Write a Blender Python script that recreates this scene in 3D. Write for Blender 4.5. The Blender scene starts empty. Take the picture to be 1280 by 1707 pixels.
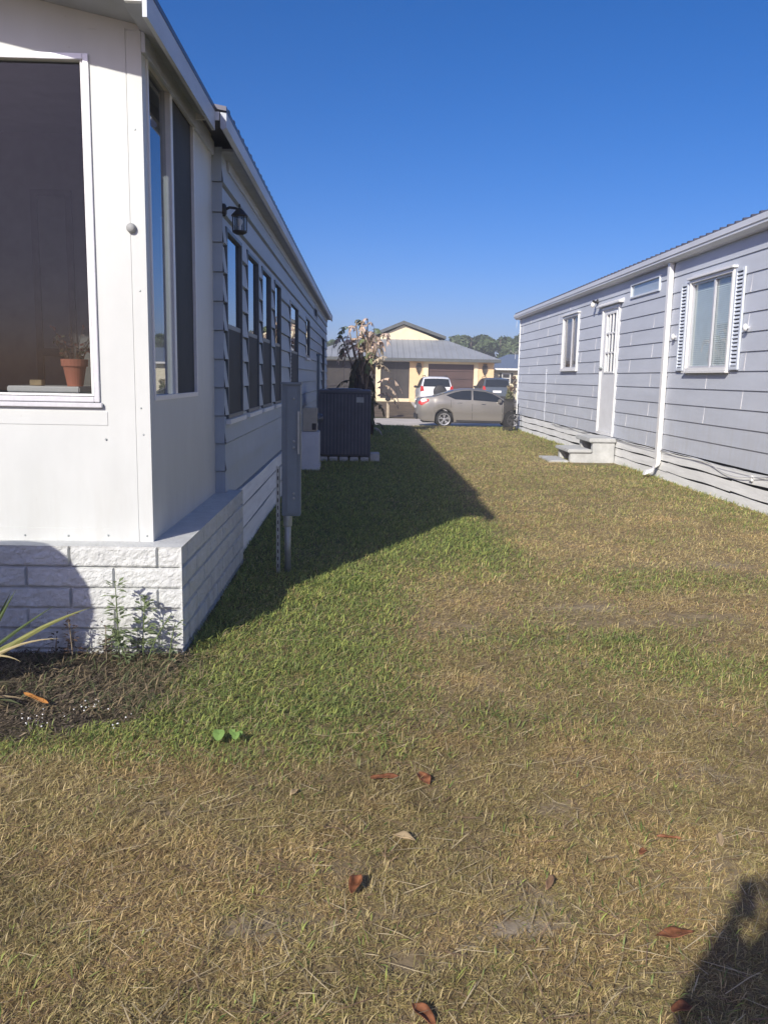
import bpy, bmesh, math, random
import numpy as np
from mathutils import Vector, Matrix
rad = math.radians
SC = bpy.context.scene
COL = SC.collection
random.seed(7); np.random.seed(7)

# ------------------------------------------------------------ camera
PITCH, YAW, ROLL, FPX = rad(9.1371), rad(1.5803), rad(1.0831), 1395.13
cam_d = bpy.data.cameras.new("camera"); cam = bpy.data.objects.new("camera", cam_d); COL.objects.link(cam)
fw = Vector((math.sin(YAW) * math.cos(PITCH), math.cos(YAW) * math.cos(PITCH), -math.sin(PITCH)))
rt0 = Vector((math.cos(YAW), -math.sin(YAW), 0)); up0 = rt0.cross(fw)
rt = math.cos(ROLL) * rt0 + math.sin(ROLL) * up0; up = -math.sin(ROLL) * rt0 + math.cos(ROLL) * up0
M = Matrix((rt, up, -fw)).transposed().to_4x4(); M.translation = Vector((0, 0, 1.6)); cam.matrix_world = M
cam_d.sensor_fit = 'VERTICAL'; cam_d.sensor_height = 24.0; cam_d.sensor_width = 18.0
cam_d.lens = 24.0 * FPX / 1707.0; cam_d.clip_start = 0.02; cam_d.clip_end = 2000
SC.camera = cam
# ------------------------------------------------------------ light
SUN_A, SUN_B = 0.77, 1.54                       # shadow run per metre of height, to +x and +y
sun_dir = Vector((-SUN_A, -SUN_B, 1)).normalized()
wd = bpy.data.worlds.new("World"); SC.world = wd; wd.use_nodes = True
nt = wd.node_tree; bg = nt.nodes['Background']
sk = nt.nodes.new('ShaderNodeTexSky'); sk.sky_type = 'NISHITA'; sk.sun_disc = False
sk.sun_elevation = math.asin(sun_dir.z); sk.sun_rotation = math.atan2(sun_dir.x, sun_dir.y) % (2 * math.pi)
sk.air_density = .7; sk.dust_density = 1.5; sk.ozone_density = 4.0; sk.altitude = 0
hs = nt.nodes.new('ShaderNodeHueSaturation'); hs.inputs['Saturation'].default_value = 1.32
mxs = nt.nodes.new('ShaderNodeMix'); mxs.data_type = 'RGBA'; mxs.blend_type = 'MULTIPLY'; mxs.inputs[0].default_value = 1; mxs.inputs[7].default_value = (.95, .828, 1.0, 1)
nt.links.new(sk.outputs[0], hs.inputs['Color']); nt.links.new(hs.outputs[0], mxs.inputs[6]); nt.links.new(mxs.outputs[2], bg.inputs[0]); bg.inputs[1].default_value = 0.122
sl = bpy.data.lights.new("sun", 'SUN'); sl.energy = 4.9; sl.angle = rad(0.8); sl.color = (1, .94, .83)
so = bpy.data.objects.new("sun", sl); COL.objects.link(so); so.location = (-20, -30, 40)
so.rotation_euler = sun_dir.to_track_quat('Z', 'Y').to_euler()
SC.view_settings.view_transform = 'Standard'; SC.view_settings.look = 'None'
SC.view_settings.exposure = 0.2; SC.view_settings.gamma = 1
SC.cycles.max_bounces = 8; SC.cycles.transparent_max_bounces = 12; SC.cycles.use_denoising = True
SC.cycles.sample_clamp_indirect = 6; SC.cycles.caustics_reflective = False; SC.cycles.caustics_refractive = False

# ------------------------------------------------------------ materials
def node_mat(name):
    m = bpy.data.materials.new(name); m.use_nodes = True
    n = m.node_tree; return m, n, n.nodes['Principled BSDF']
def mat(name, col, rough=.6, metal=0., var=.12, scale=6., bump=0., bscale=40., col2=None, spec=.4, stretch=None, coat=0., grime=None, specks=0.):
    m, n, p = node_mat(name)
    p.inputs['Roughness'].default_value = rough; p.inputs['Metallic'].default_value = metal
    p.inputs['Specular IOR Level'].default_value = spec
    if coat: p.inputs['Coat Weight'].default_value = coat; p.inputs['Coat Roughness'].default_value = .05
    tc = n.nodes.new('ShaderNodeTexCoord'); src = tc.outputs['Object']
    if stretch:
        mp = n.nodes.new('ShaderNodeMapping'); mp.inputs['Scale'].default_value = stretch
        n.links.new(src, mp.inputs[0]); src = mp.outputs[0]
    t = n.nodes.new('ShaderNodeTexNoise'); t.inputs['Scale'].default_value = scale; t.inputs['Detail'].default_value = 6
    t.inputs['Roughness'].default_value = .65
    n.links.new(src, t.inputs['Vector'])
    r = n.nodes.new('ShaderNodeValToRGB'); r.color_ramp.elements[0].position = .3; r.color_ramp.elements[1].position = .7
    c2 = col2 or tuple(c * (1 - 2 * var) for c in col); c1 = col if col2 else tuple(min(1, c * (1 + var * .6)) for c in col)
    r.color_ramp.elements[0].color = (*c2, 1); r.color_ramp.elements[1].color = (*c1, 1)
    n.links.new(t.outputs['Fac'], r.inputs[0]); bc = r.outputs[0]
    def mixc(fac, a, colr):
        k = n.nodes.new('ShaderNodeMix'); k.data_type = 'RGBA'; n.links.new(fac, k.inputs[0]); n.links.new(a, k.inputs[6]); k.inputs[7].default_value = (*colr, 1); return k.outputs[2]
    if grime:                                      # splash dirt and streaks: (z low, z high, colour, strength)
        sx = n.nodes.new('ShaderNodeSeparateXYZ'); n.links.new(tc.outputs['Object'], sx.inputs[0])
        mr = n.nodes.new('ShaderNodeMapRange'); mr.inputs[1].default_value = grime[0]; mr.inputs[2].default_value = grime[1]; mr.inputs[3].default_value = 1; mr.inputs[4].default_value = .12
        n.links.new(sx.outputs[2], mr.inputs[0]); mp2 = n.nodes.new('ShaderNodeMapping'); mp2.inputs['Scale'].default_value = (5, 5, .8); n.links.new(tc.outputs['Object'], mp2.inputs[0])
        t3 = n.nodes.new('ShaderNodeTexNoise'); t3.inputs['Scale'].default_value = 2.2; t3.inputs['Detail'].default_value = 9; t3.inputs['Roughness'].default_value = .75; n.links.new(mp2.outputs[0], t3.inputs[0])
        r3 = n.nodes.new('ShaderNodeMapRange'); r3.inputs[1].default_value = .42; r3.inputs[2].default_value = .75; r3.inputs[4].default_value = grime[3]; n.links.new(t3.outputs['Fac'], r3.inputs[0])
        mm = n.nodes.new('ShaderNodeMath'); mm.operation = 'MULTIPLY'; n.links.new(mr.outputs[0], mm.inputs[0]); n.links.new(r3.outputs[0], mm.inputs[1]); bc = mixc(mm.outputs[0], bc, grime[2])
    if specks:
        t4 = n.nodes.new('ShaderNodeTexVoronoi'); t4.inputs['Scale'].default_value = 7; n.links.new(tc.outputs['Object'], t4.inputs['Vector'])
        r4 = n.nodes.new('ShaderNodeMapRange'); r4.inputs[1].default_value = .035; r4.inputs[2].default_value = .02; r4.inputs[3].default_value = 0; r4.inputs[4].default_value = specks; n.links.new(t4.outputs['Distance'], r4.inputs[0]); bc = mixc(r4.outputs[0], bc, (.32, .30, .27))
    n.links.new(bc, p.inputs['Base Color'])
    if bump:
        t2 = n.nodes.new('ShaderNodeTexNoise'); t2.inputs['Scale'].default_value = bscale; t2.inputs['Detail'].default_value = 5
        n.links.new(src, t2.inputs['Vector'])
        b = n.nodes.new('ShaderNodeBump'); b.inputs['Strength'].default_value = bump; b.inputs['Distance'].default_value = .01
        n.links.new(t2.outputs['Fac'], b.inputs['Height']); n.links.new(b.outputs[0], p.inputs['Normal'])
    return m
def glass(name, tint, f0=.05, rough=0.0):
    m = bpy.data.materials.new(name); m.use_nodes = True; n = m.node_tree
    for x in list(n.nodes): n.nodes.remove(x)
    o = n.nodes.new('ShaderNodeOutputMaterial'); mx = n.nodes.new('ShaderNodeMixShader'); ge = n.nodes.new('ShaderNodeNewGeometry')
    def mth(op, a, b=None):
        k = n.nodes.new('ShaderNodeMath'); k.operation = op
        for i, v in enumerate((a, b)):
            if v is None: continue
            if isinstance(v, (int, float)): k.inputs[i].default_value = v
            else: n.links.new(v, k.inputs[i])
        return k.outputs[0]
    dp = n.nodes.new('ShaderNodeVectorMath'); dp.operation = 'DOT_PRODUCT'; n.links.new(ge.outputs['Incoming'], dp.inputs[0]); n.links.new(ge.outputs['Normal'], dp.inputs[1])
    f = mth('ADD', mth('MULTIPLY', mth('POWER', mth('SUBTRACT', 1, mth('ABSOLUTE', dp.outputs['Value'])), 5), 1 - f0), f0)   # Schlick, the same from both faces
    t = n.nodes.new('ShaderNodeBsdfTransparent'); t.inputs[0].default_value = (*tint, 1)
    g = n.nodes.new('ShaderNodeBsdfGlossy'); g.inputs['Roughness'].default_value = rough; g.inputs['Color'].default_value = (.95, .97, 1, 1)
    n.links.new(f, mx.inputs[0]); n.links.new(t.outputs[0], mx.inputs[1]); n.links.new(g.outputs[0], mx.inputs[2])
    n.links.new(mx.outputs[0], o.inputs[0]); return m
def leafmat(name, attr=True, col=(.3, .2, .1), trans=.3, rough=.6, var=.25, scale=8):
    m = bpy.data.materials.new(name); m.use_nodes = True; n = m.node_tree; p = n.nodes['Principled BSDF']
    out = n.nodes['Material Output']; mx = n.nodes.new('ShaderNodeMixShader'); mx.inputs[0].default_value = trans
    tl = n.nodes.new('ShaderNodeBsdfTranslucent'); p.inputs['Roughness'].default_value = rough; p.inputs['Specular IOR Level'].default_value = .25
    if attr:
        a = n.nodes.new('ShaderNodeAttribute'); a.attribute_name = 'Col'; c = a.outputs['Color']
    else:
        tc = n.nodes.new('ShaderNodeTexCoord'); t = n.nodes.new('ShaderNodeTexNoise'); t.inputs['Scale'].default_value = scale; t.inputs['Detail'].default_value = 4
        n.links.new(tc.outputs['Object'], t.inputs[0]); r = n.nodes.new('ShaderNodeValToRGB')
        r.color_ramp.elements[0].position = .3; r.color_ramp.elements[1].position = .7
        r.color_ramp.elements[0].color = (*[x * (1 - 2 * var) for x in col], 1); r.color_ramp.elements[1].color = (*[min(1, x * (1 + var)) for x in col], 1)
        n.links.new(t.outputs['Fac'], r.inputs[0]); c = r.outputs[0]
    n.links.new(c, p.inputs['Base Color']); n.links.new(c, tl.inputs[0])
    n.links.new(p.outputs[0], mx.inputs[1]); n.links.new(tl.outputs[0], mx.inputs[2]); n.links.new(mx.outputs[0], out.inputs[0]); return m

MT = {}
MT['white'] = mat('white paint', (.56, .58, .57), .5, var=.035, scale=2.2, bump=.09, bscale=6, stretch=(1.6, 1.6, .7), grime=(.6, 1.1, (.40, .38, .33), .35), specks=.4)
MT['win_frame'] = mat('dark window frame', (.10, .125, .15), .45, var=.1, scale=9)
MT['white_trim'] = mat('white trim', (.78, .78, .77), .4, var=.04, scale=20)
MT['alu'] = mat('white aluminium frame', (.62, .63, .66), .35, metal=.3, var=.05, scale=30)
MT['brick'] = mat('painted brick', (.57, .585, .575), .75, var=.08, scale=9, bump=.55, bscale=70, grime=(.0, .35, (.22, .20, .15), .75))
MT['siding'] = mat('grey lap siding', (.545, .58, .645), .62, var=.06, scale=1.6, bump=.12, bscale=7, stretch=(1, .35, 2), grime=(.5, 1.6, (.42, .42, .40), .6))
MT['siding_dark'] = mat('blue grey lap siding', (.40, .455, .51), .62, var=.06, scale=1.8, bump=.1, bscale=8, stretch=(1, .35, 2), grime=(.5, 1.4, (.30, .31, .30), .5))
MT['seam'] = mat('chalky caulk', (.66, .66, .68), .8, var=.1, scale=14)
MT['skirt'] = mat('weathered skirting', (.80, .81, .80), .65, var=.09, scale=3, bump=.2, bscale=14, stretch=(1, .5, 5))
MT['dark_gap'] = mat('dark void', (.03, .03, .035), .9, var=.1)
MT['gutter'] = mat('gutter metal', (.62, .64, .68), .4, var=.06, scale=4, stretch=(1, .3, 1))
MT['roof_metal'] = mat('dark roof metal', (.10, .10, .13), .4, metal=.3, var=.15, scale=3)
MT['fascia'] = mat('grey fascia', (.50, .54, .60), .5, var=.1, scale=2.5, stretch=(1, .5, 2))
MT['soffit'] = mat('soffit', (.42, .45, .50), .7, var=.08)
MT['screen'] = mat('insect screen', (.035, .04, .045), .75, var=.2, scale=3)
MT['interior'] = mat('interior wall', (.25, .25, .245), .9, var=.1)
MT['floor_in'] = mat('interior floor', (.14, .13, .12), .8, var=.15)
MT['glass'] = glass('window glass', (.88, .92, .93), .08)
MT['glass_tint'] = glass('tinted sunroom glass', (.55, .57, .57), .03)
MT['glass_refl'] = glass('reflective glass', (.34, .38, .40), .16)
MT['blind'] = mat('window blinds', (.66, .72, .72), .6, var=.05, scale=5)
MT['shutter'] = mat('shutter paint', (.62, .67, .74), .55, var=.06, scale=10)
MT['door'] = mat('door paint', (.76, .77, .78), .45, var=.04, scale=5)
MT['concrete'] = mat('concrete', (.50, .51, .50), .9, var=.12, scale=5, bump=.3, bscale=45)
MT['road'] = mat('road concrete', (.58, .53, .46), .9, var=.1, scale=.8, bump=.15, bscale=20)
MT['black_metal'] = mat('black metal', (.02, .02, .022), .5, var=.2)
MT['galv'] = mat('galvanised steel', (.34, .38, .38), .45, metal=.45, var=.14, scale=9)
MT['util'] = mat('utility box paint', (.15, .20, .24), .5, var=.1, scale=4)
MT['beige'] = mat('beige meter paint', (.48, .44, .36), .5, var=.08, scale=8)
MT['ac'] = mat('air conditioner paint', (.052, .062, .085), .5, var=.15, scale=3)
MT['ac_edge'] = mat('air conditioner lid', (.095, .108, .138), .5, var=.12, scale=4)
MT['terracotta'] = mat('terracotta', (.55, .20, .13), .8, var=.1)
MT['tan'] = mat('car paint beige grey', (.29, .272, .245), .32, metal=.5, var=.03, scale=2, coat=.5)
MT['car_white'] = mat('car paint white', (.74, .75, .76), .3, var=.02, coat=.6)
MT['car_dark'] = mat('car paint slate', (.10, .12, .14), .3, metal=.3, var=.03, coat=.6)
MT['car_glass'] = mat('car glass', (.02, .024, .026), .06, var=.1, spec=.9)
MT['tyre'] = mat('tyre rubber', (.02, .02, .02), .85, var=.2)
MT['rim'] = mat('alloy rim', (.55, .55, .56), .3, metal=.7, var=.1)
MT['chrome'] = mat('chrome', (.7, .7, .7), .15, metal=1., var=.03)
MT['red_lens'] = mat('red lens', (.55, .03, .03), .2, var=.1, spec=.7)
MT['trim_dark'] = mat('dark plastic', (.03, .03, .033), .6, var=.2)
MT['stucco'] = mat('peach stucco', (.78, .57, .33), .9, var=.07, scale=2, bump=.2, bscale=30)
MT['stucco_cream'] = mat('cream stucco', (.82, .71, .48), .9, var=.08, scale=1.6, bump=.2, bscale=30)
MT['house_roof'] = mat('grey metal roof', (.29, .31, .335), .5, var=.09, scale=.7)
MT['house_fascia'] = mat('dark green grey fascia', (.10, .11, .11), .6, var=.15)
MT['garage'] = mat('brown garage door', (.085, .05, .045), .6, var=.12, scale=1)
MT['lanai'] = mat('dark lanai screen', (.055, .048, .044), .7, var=.35, scale=.5)
MT['bronze'] = mat('bronze frame', (.06, .05, .045), .5, var=.2)
MT['cream_wall'] = mat('cream siding', (.80, .74, .55), .8, var=.04)
MT['blue_roof'] = mat('blue grey roof', (.14, .18, .26), .6, var=.1)
MT['wood'] = mat('weathered post', (.45, .38, .28), .8, var=.15, scale=8)
MT['bark'] = mat('bark', (.13, .10, .08), .9, var=.25, scale=7, bump=.4)
MT['stem_dead'] = mat('dry stems', (.26, .21, .15), .85, var=.3, scale=12)
MT['leaf'] = leafmat('leaf colours')
MT['grass'] = leafmat('grass blades', trans=.28, rough=.55)
MT['foliage'] = leafmat('tree foliage', trans=.2)
MT['rust_leaf'] = leafmat('dead leaf', False, (.28, .115, .055), .2, var=.35, scale=30)
MT['orange_leaf'] = leafmat('orange dead leaf', False, (.55, .25, .07), .25)
MT['pale_leaf'] = leafmat('pale dead leaf', False, (.52, .40, .24), .25)
MT['skin'] = mat('skin', (.55, .35, .26), .55, var=.06)
MT['cloth'] = mat('dark cloth', (.05, .06, .09), .85, var=.1, scale=20)
MT['hair'] = mat('hair', (.04, .03, .02), .6, var=.2)
MT['bin'] = mat('bin plastic', (.05, .09, .06), .5, var=.1)
MT['lamp_glass'] = glass('lantern glass', (.75, .78, .80), .05)
MT['bulb'] = mat('frosted bulb', (.8, .78, .72), .4, var=.02)
MT['white_plastic'] = mat('white plastic', (.8, .8, .8), .35, var=.02)
MT['grey_disc'] = mat('grey rubber', (.30, .31, .31), .6, var=.05)
MT['curtain'] = mat('curtain', (.16, .12, .12), .9, var=.2, scale=4)

# ------------------------------------------------------------ mesh builder
ORG = {}
class MB:
    def __init__(s): s.v = []; s.f = []; s.c = []
    def add(s, vs, fs, col=None):
        o = len(s.v); s.v += [tuple(v) for v in vs]; s.f += [tuple(i + o for i in f) for f in fs]
        if col is not None: s.c += [col] * len(vs)
        return s
    def quad(s, a, b, c, d, col=None): return s.add([a, b, c, d], [(0, 1, 2, 3)], col)
    def box(s, x0, y0, z0, x1, y1, z1):
        v = [(x0, y0, z0), (x1, y0, z0), (x1, y1, z0), (x0, y1, z0), (x0, y0, z1), (x1, y0, z1), (x1, y1, z1), (x0, y1, z1)]
        return s.add(v, [(3, 2, 1, 0), (4, 5, 6, 7), (0, 1, 5, 4), (1, 2, 6, 5), (2, 3, 7, 6), (3, 0, 4, 7)])
    def prism(s, pts, axis, a, b):                 # polygon (u,v) extruded along axis
        def P(u, v, t): return {'x': (t, u, v), 'y': (u, t, v), 'z': (u, v, t)}[axis]
        n = len(pts); v = [P(u, w, a) for u, w in pts] + [P(u, w, b) for u, w in pts]
        f = [tuple(range(n)), tuple(range(2 * n - 1, n - 1, -1))] + [(i, i + n, (i + 1) % n + n, (i + 1) % n) for i in range(n)]
        return s.add(v, f)
    def tube(s, pts, r, n=8, col=None):
        pts = [Vector(p) for p in pts]; R = r if isinstance(r, (list, tuple)) else [r] * len(pts)
        vs = []; fs = []; ref = Vector((0, 0, 1))
        for i, p in enumerate(pts):
            d = (pts[min(i + 1, len(pts) - 1)] - pts[max(i - 1, 0)]).normalized()
            a = d.cross(ref)
            if a.length < .05: a = d.cross(Vector((1, 0, 0)))
            a.normalize(); b = d.cross(a)
            for k in range(n):
                t = 2 * math.pi * k / n; vs.append(p + R[i] * (math.cos(t) * a + math.sin(t) * b))
        for i in range(len(pts) - 1):
            for k in range(n): fs.append((i * n + k, i * n + (k + 1) % n, (i + 1) * n + (k + 1) % n, (i + 1) * n + k))
        fs.append(tuple(range(n - 1, -1, -1))); fs.append(tuple(range((len(pts) - 1) * n, len(pts) * n)))
        return s.add(vs, fs, col)
    def lathe(s, prof, c=(0, 0, 0), n=24, axis='z'):
        vs = []; fs = []
        for r, h in prof:
            for k in range(n):
                t = 2 * math.pi * k / n; a, b = r * math.cos(t), r * math.sin(t)
                q = {'z': (a, b, h), 'y': (a, h, b), 'x': (h, a, b)}[axis]
                vs.append((c[0] + q[0], c[1] + q[1], c[2] + q[2]))
        for i in range(len(prof) - 1):
            for k in range(n): fs.append((i * n + k, i * n + (k + 1) % n, (i + 1) * n + (k + 1) % n, (i + 1) * n + k))
        return s.add(vs, fs)
    def build(s, name, m, parent=None, bevel=0, smooth=False, org=None):
        o0 = Vector(org) if org else (ORG.get(parent.name, Vector()) if parent else Vector())
        me = bpy.data.meshes.new(name)
        me.from_pydata([tuple(Vector(v) - o0) for v in s.v], [], s.f); me.update()
        if s.c:
            at = me.color_attributes.new('Col', 'FLOAT_COLOR', 'POINT')
            at.data.foreach_set('color', np.array([(*c, 1) for c in s.c], dtype=np.float32).ravel())
        bm = bmesh.new(); bm.from_mesh(me)
        if bevel:
            bmesh.ops.bevel(bm, geom=[e for e in bm.edges if len(e.link_faces) == 2 and e.calc_face_angle(0) > .5], offset=bevel, segments=2, affect='EDGES', clamp_overlap=True)
        bmesh.ops.recalc_face_normals(bm, faces=bm.faces); bm.to_mesh(me); bm.free()
        if smooth: me.polygons.foreach_set('use_smooth', [True] * len(me.polygons))
        me.materials.append(m if not isinstance(m, str) else MT[m])
        ob = bpy.data.objects.new(name, me); COL.objects.link(ob)
        if parent: ob.parent = parent
        else: ob.location = o0
        ORG[ob.name] = o0
        return ob
def thing(name, label, cat, loc=(0, 0, 0), group=None):
    o = bpy.data.objects.new(name, None); COL.objects.link(o); o.location = loc; o.empty_display_size = .2
    o['label'] = label; o['category'] = cat
    if group: o['group'] = group
    ORG[o.name] = Vector(loc); return o
def tag(o, label, cat, group=None):
    o['label'] = label; o['category'] = cat
    if group: o['group'] = group
    return o
def kind(o, k): o['kind'] = k; return o
def lab(o, label): o['label'] = label; return o

# smooth value noise for layout
class Noise2:
    def __init__(s, seed, n=64): s.n = n; s.g = np.random.RandomState(seed).rand(n, n)
    def __call__(s, x, y):
        x = np.asarray(x, float) % s.n; y = np.asarray(y, float) % s.n
        i = np.floor(x).astype(int) % s.n; j = np.floor(y).astype(int) % s.n; u = x - np.floor(x); v = y - np.floor(y)
        u = u * u * (3 - 2 * u); v = v * v * (3 - 2 * v); k = (i + 1) % s.n; l = (j + 1) % s.n
        return (s.g[i, j] * (1 - u) + s.g[k, j] * u) * (1 - v) + (s.g[i, l] * (1 - u) + s.g[k, l] * u) * v
N1, N2, N3 = Noise2(1), Noise2(2), Noise2(3)
def fbm(x, y, N): return .5 * N(x, y) + .27 * N(x * 2.1 + 7, y * 2.1 + 3) + .15 * N(x * 4.3 + 1, y * 4.3) + .08 * N(x * 9, y * 9 + 5)
def sstep(a, b, x): t = np.clip((x - a) / (b - a), 0, 1); return t * t * (3 - 2 * t)

def ground_z(x, y):
    x = np.asarray(x, float); y = np.asarray(y, float)
    return -.24 * sstep(28.2, 30.2, y) + .22 * sstep(38.6, 45, y)
def greenness(x, y):
    n = fbm(x * 1.1 + 3, y * 1.1, N1); n2 = fbm(x * 3.3, y * 3.3 + 9, N2)
    lush = sstep(.50, -.25, x - .13 * (y - 4) + .5 * (n - .5)) * sstep(3.15, 3.75, y + .2 * (n2 - .5)) * sstep(9.5, 6.5, y)
    shade = sstep(1.75, 1.1, x) * sstep(6, 8, y)
    def blob(cx, cy, sx, sy, a): return a * np.exp(-((x - cx) / sx) ** 2 - ((y - cy) / sy) ** 2)
    streak = blob(1.1, 5.05, .8, .22, .36) + blob(1.9, 4.5, .7, .28, .40) + blob(.7, 3.8, .35, .22, .25) + blob(1.64, 5.02, .16, .1, .5) + blob(2.6, 6.6, 1.2, .4, .3)
    far = .10 * sstep(7, 12, y) + .22 * sstep(3.6, 5, x) * sstep(8, 11, y)
    g = np.maximum(np.maximum(lush * (.35 + .75 * n), shade * (.6 + .4 * n)), np.maximum(streak, far * (.5 + n)))
    return np.clip((g + (n2 - .5) * .30 + .03) * (.35 + .65 * sstep(2.9, 3.6, y)), 0, 1)
BARE = [(-.75, 2.9, .2, .05), (.5, 2.25, .16, .06), (-.35, 2.25, .15, .05), (1.45, 3.2, .2, .06), (.9, 3.35, .16, .04), (3.2, 7.2, .4, .12), (1.2, 2.35, .12, .05), (1.65, 5.82, .35, .10), (1.69, 5.40, .5, .09), (-.03, 2.56, .11, .06), (1.23, 2.55, .13, .05), (.6, 5.33, .25, .07), (.38, 2.62, .10, .04), (.16, 2.1, .12, .06), (2.4, 5.6, .4, .1), (1.0, 2.1, .1, .04), (.75, 2.95, .12, .05), (-.1, 2.05, .08, .04)]
def bareness(x, y):
    b = np.zeros_like(np.asarray(x, float)); n = fbm(x * 9, y * 9, N3)
    for cx, cy, sx, sy in BARE: b = np.maximum(b, np.exp(-((x - cx + .1 * (n - .5)) / sx / .85) ** 2 - ((y - cy + .1 * (n - .5)) / sy / .85) ** 2))
    return np.clip(b * (1.9 * n - .12), 0, 1)
def in_bed(x, y):                                 # 1 inside the dark flower bed
    n = fbm(x * 6, y * 6 + 2, N2) - .5
    fx = sstep(-.93, -1.05, x + .18 * n - .10 * (y - 4.2)); fy = sstep(3.45, 3.62, y + .5 * n - .25 * np.clip(x + 1.5, -1, .6))
    return fx * fy * (y < 4.75)

# ------------------------------------------------------------ ground, road, driveway
def ground():
    xs = np.concatenate([np.linspace(-220, -8, 8), np.arange(-6, 8.01, .25), np.linspace(10, 220, 8)])
    ys = np.concatenate([[-60, -20, -6, -2], np.arange(0, 50.01, .25), np.linspace(55, 420, 8)])
    X, Y = np.meshgrid(xs, ys); Z = ground_z(X, Y) - .006
    nx, ny = len(xs), len(ys); v = np.stack([X, Y, Z], -1).reshape(-1, 3)
    m = MB(); m.v = [tuple(p) for p in v]; m.f = [(j * nx + i, j * nx + i + 1, (j + 1) * nx + i + 1, (j + 1) * nx + i) for j in range(ny - 1) for i in range(nx - 1)]
    g = greenness(X.ravel(), Y.ravel())[:, None]; b = bareness(X.ravel(), Y.ravel())[:, None]; s = in_bed(X.ravel(), Y.ravel())[:, None]
    c = np.array([.24, .185, .11]) * (1 - g) + np.array([.11, .12, .05]) * g
    c = c * (1 - .8 * b) + np.array([.33, .285, .225]) * .8 * b; c = c * (1 - s) + np.array([.06, .05, .04]) * s
    m.c = [tuple(q) for q in c]
    M_, n, p = node_mat('soil and turf'); a = n.nodes.new('ShaderNodeAttribute'); a.attribute_name = 'Col'
    tc = n.nodes.new('ShaderNodeTexCoord'); t = n.nodes.new('ShaderNodeTexNoise'); t.inputs['Scale'].default_value = 14; t.inputs['Detail'].default_value = 8
    n.links.new(tc.outputs['Object'], t.inputs[0]); mr = n.nodes.new('ShaderNodeMapRange'); mr.inputs[3].default_value = .45; mr.inputs[4].default_value = 1.45
    n.links.new(t.outputs['Fac'], mr.inputs[0]); mx = n.nodes.new('ShaderNodeMix'); mx.data_type = 'RGBA'; mx.blend_type = 'MULTIPLY'; mx.inputs[0].default_value = 1
    n.links.new(a.outputs['Color'], mx.inputs[6]); n.links.new(mr.outputs[0], mx.inputs[7]); n.links.new(mx.outputs[2], p.inputs['Base Color'])
    p.inputs['Roughness'].default_value = .95; p.inputs['Specular IOR Level'].default_value = .1
    bp = n.nodes.new('ShaderNodeBump'); bp.inputs['Strength'].default_value = .6; bp.inputs['Distance'].default_value = .02
    n.links.new(t.outputs['Fac'], bp.inputs['Height']); n.links.new(bp.outputs[0], p.inputs['Normal'])
    kind(m.build('ground', M_), 'structure')
ground()
m = MB()
for i in range(40):
    x0 = -60 + i * 3; m.quad((x0, 30.5, -.232), (x0 + 2.985, 30.5, -.232), (x0 + 2.985, 38.2, -.232), (x0, 38.2, -.232))
kind(m.build('road', 'road'), 'structure')
m = MB(); m.box(-60, 30.2, -.3, 60, 30.5, -.20); kind(m.build('kerb', 'concrete', bevel=.02), 'structure')
m = MB()
def dz(y): return float(ground_z(0, y)) + .012
ys = [38.2, 39, 40, 41, 42, 43, 44, 45, 57]
for a, b in zip(ys[:-1], ys[1:]):
    m.quad((2.55 + (a - 38) * .035, a, dz(a)), (9.6, a, dz(a)), (9.6, b, dz(b)), (2.55 + (b - 38) * .035, b, dz(b)))
kind(m.build('driveway', 'road'), 'structure')
# plot before the screen room, a sheet of darker brown turf
m = MB()
for a, b in zip(ys[1:-2], ys[2:-1]): m.quad((-3, a + .02, dz(a)), (2.5 + (a - 38) * .035, a + .02, dz(a)), (2.5 + (b - 38) * .035, b + .02, dz(b)), (-3, b + .02, dz(b)))
m.quad((-3, 45.02, dz(46)), (2.74, 45.02, dz(46)), (3.1, 56.9, dz(46)), (-3, 56.9, dz(46)))
kind(m.build('brown_lawn', mat('dark brown turf', (.17, .125, .075), .95, var=.3, scale=1.4, bump=.4, bscale=8)), 'structure')

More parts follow.
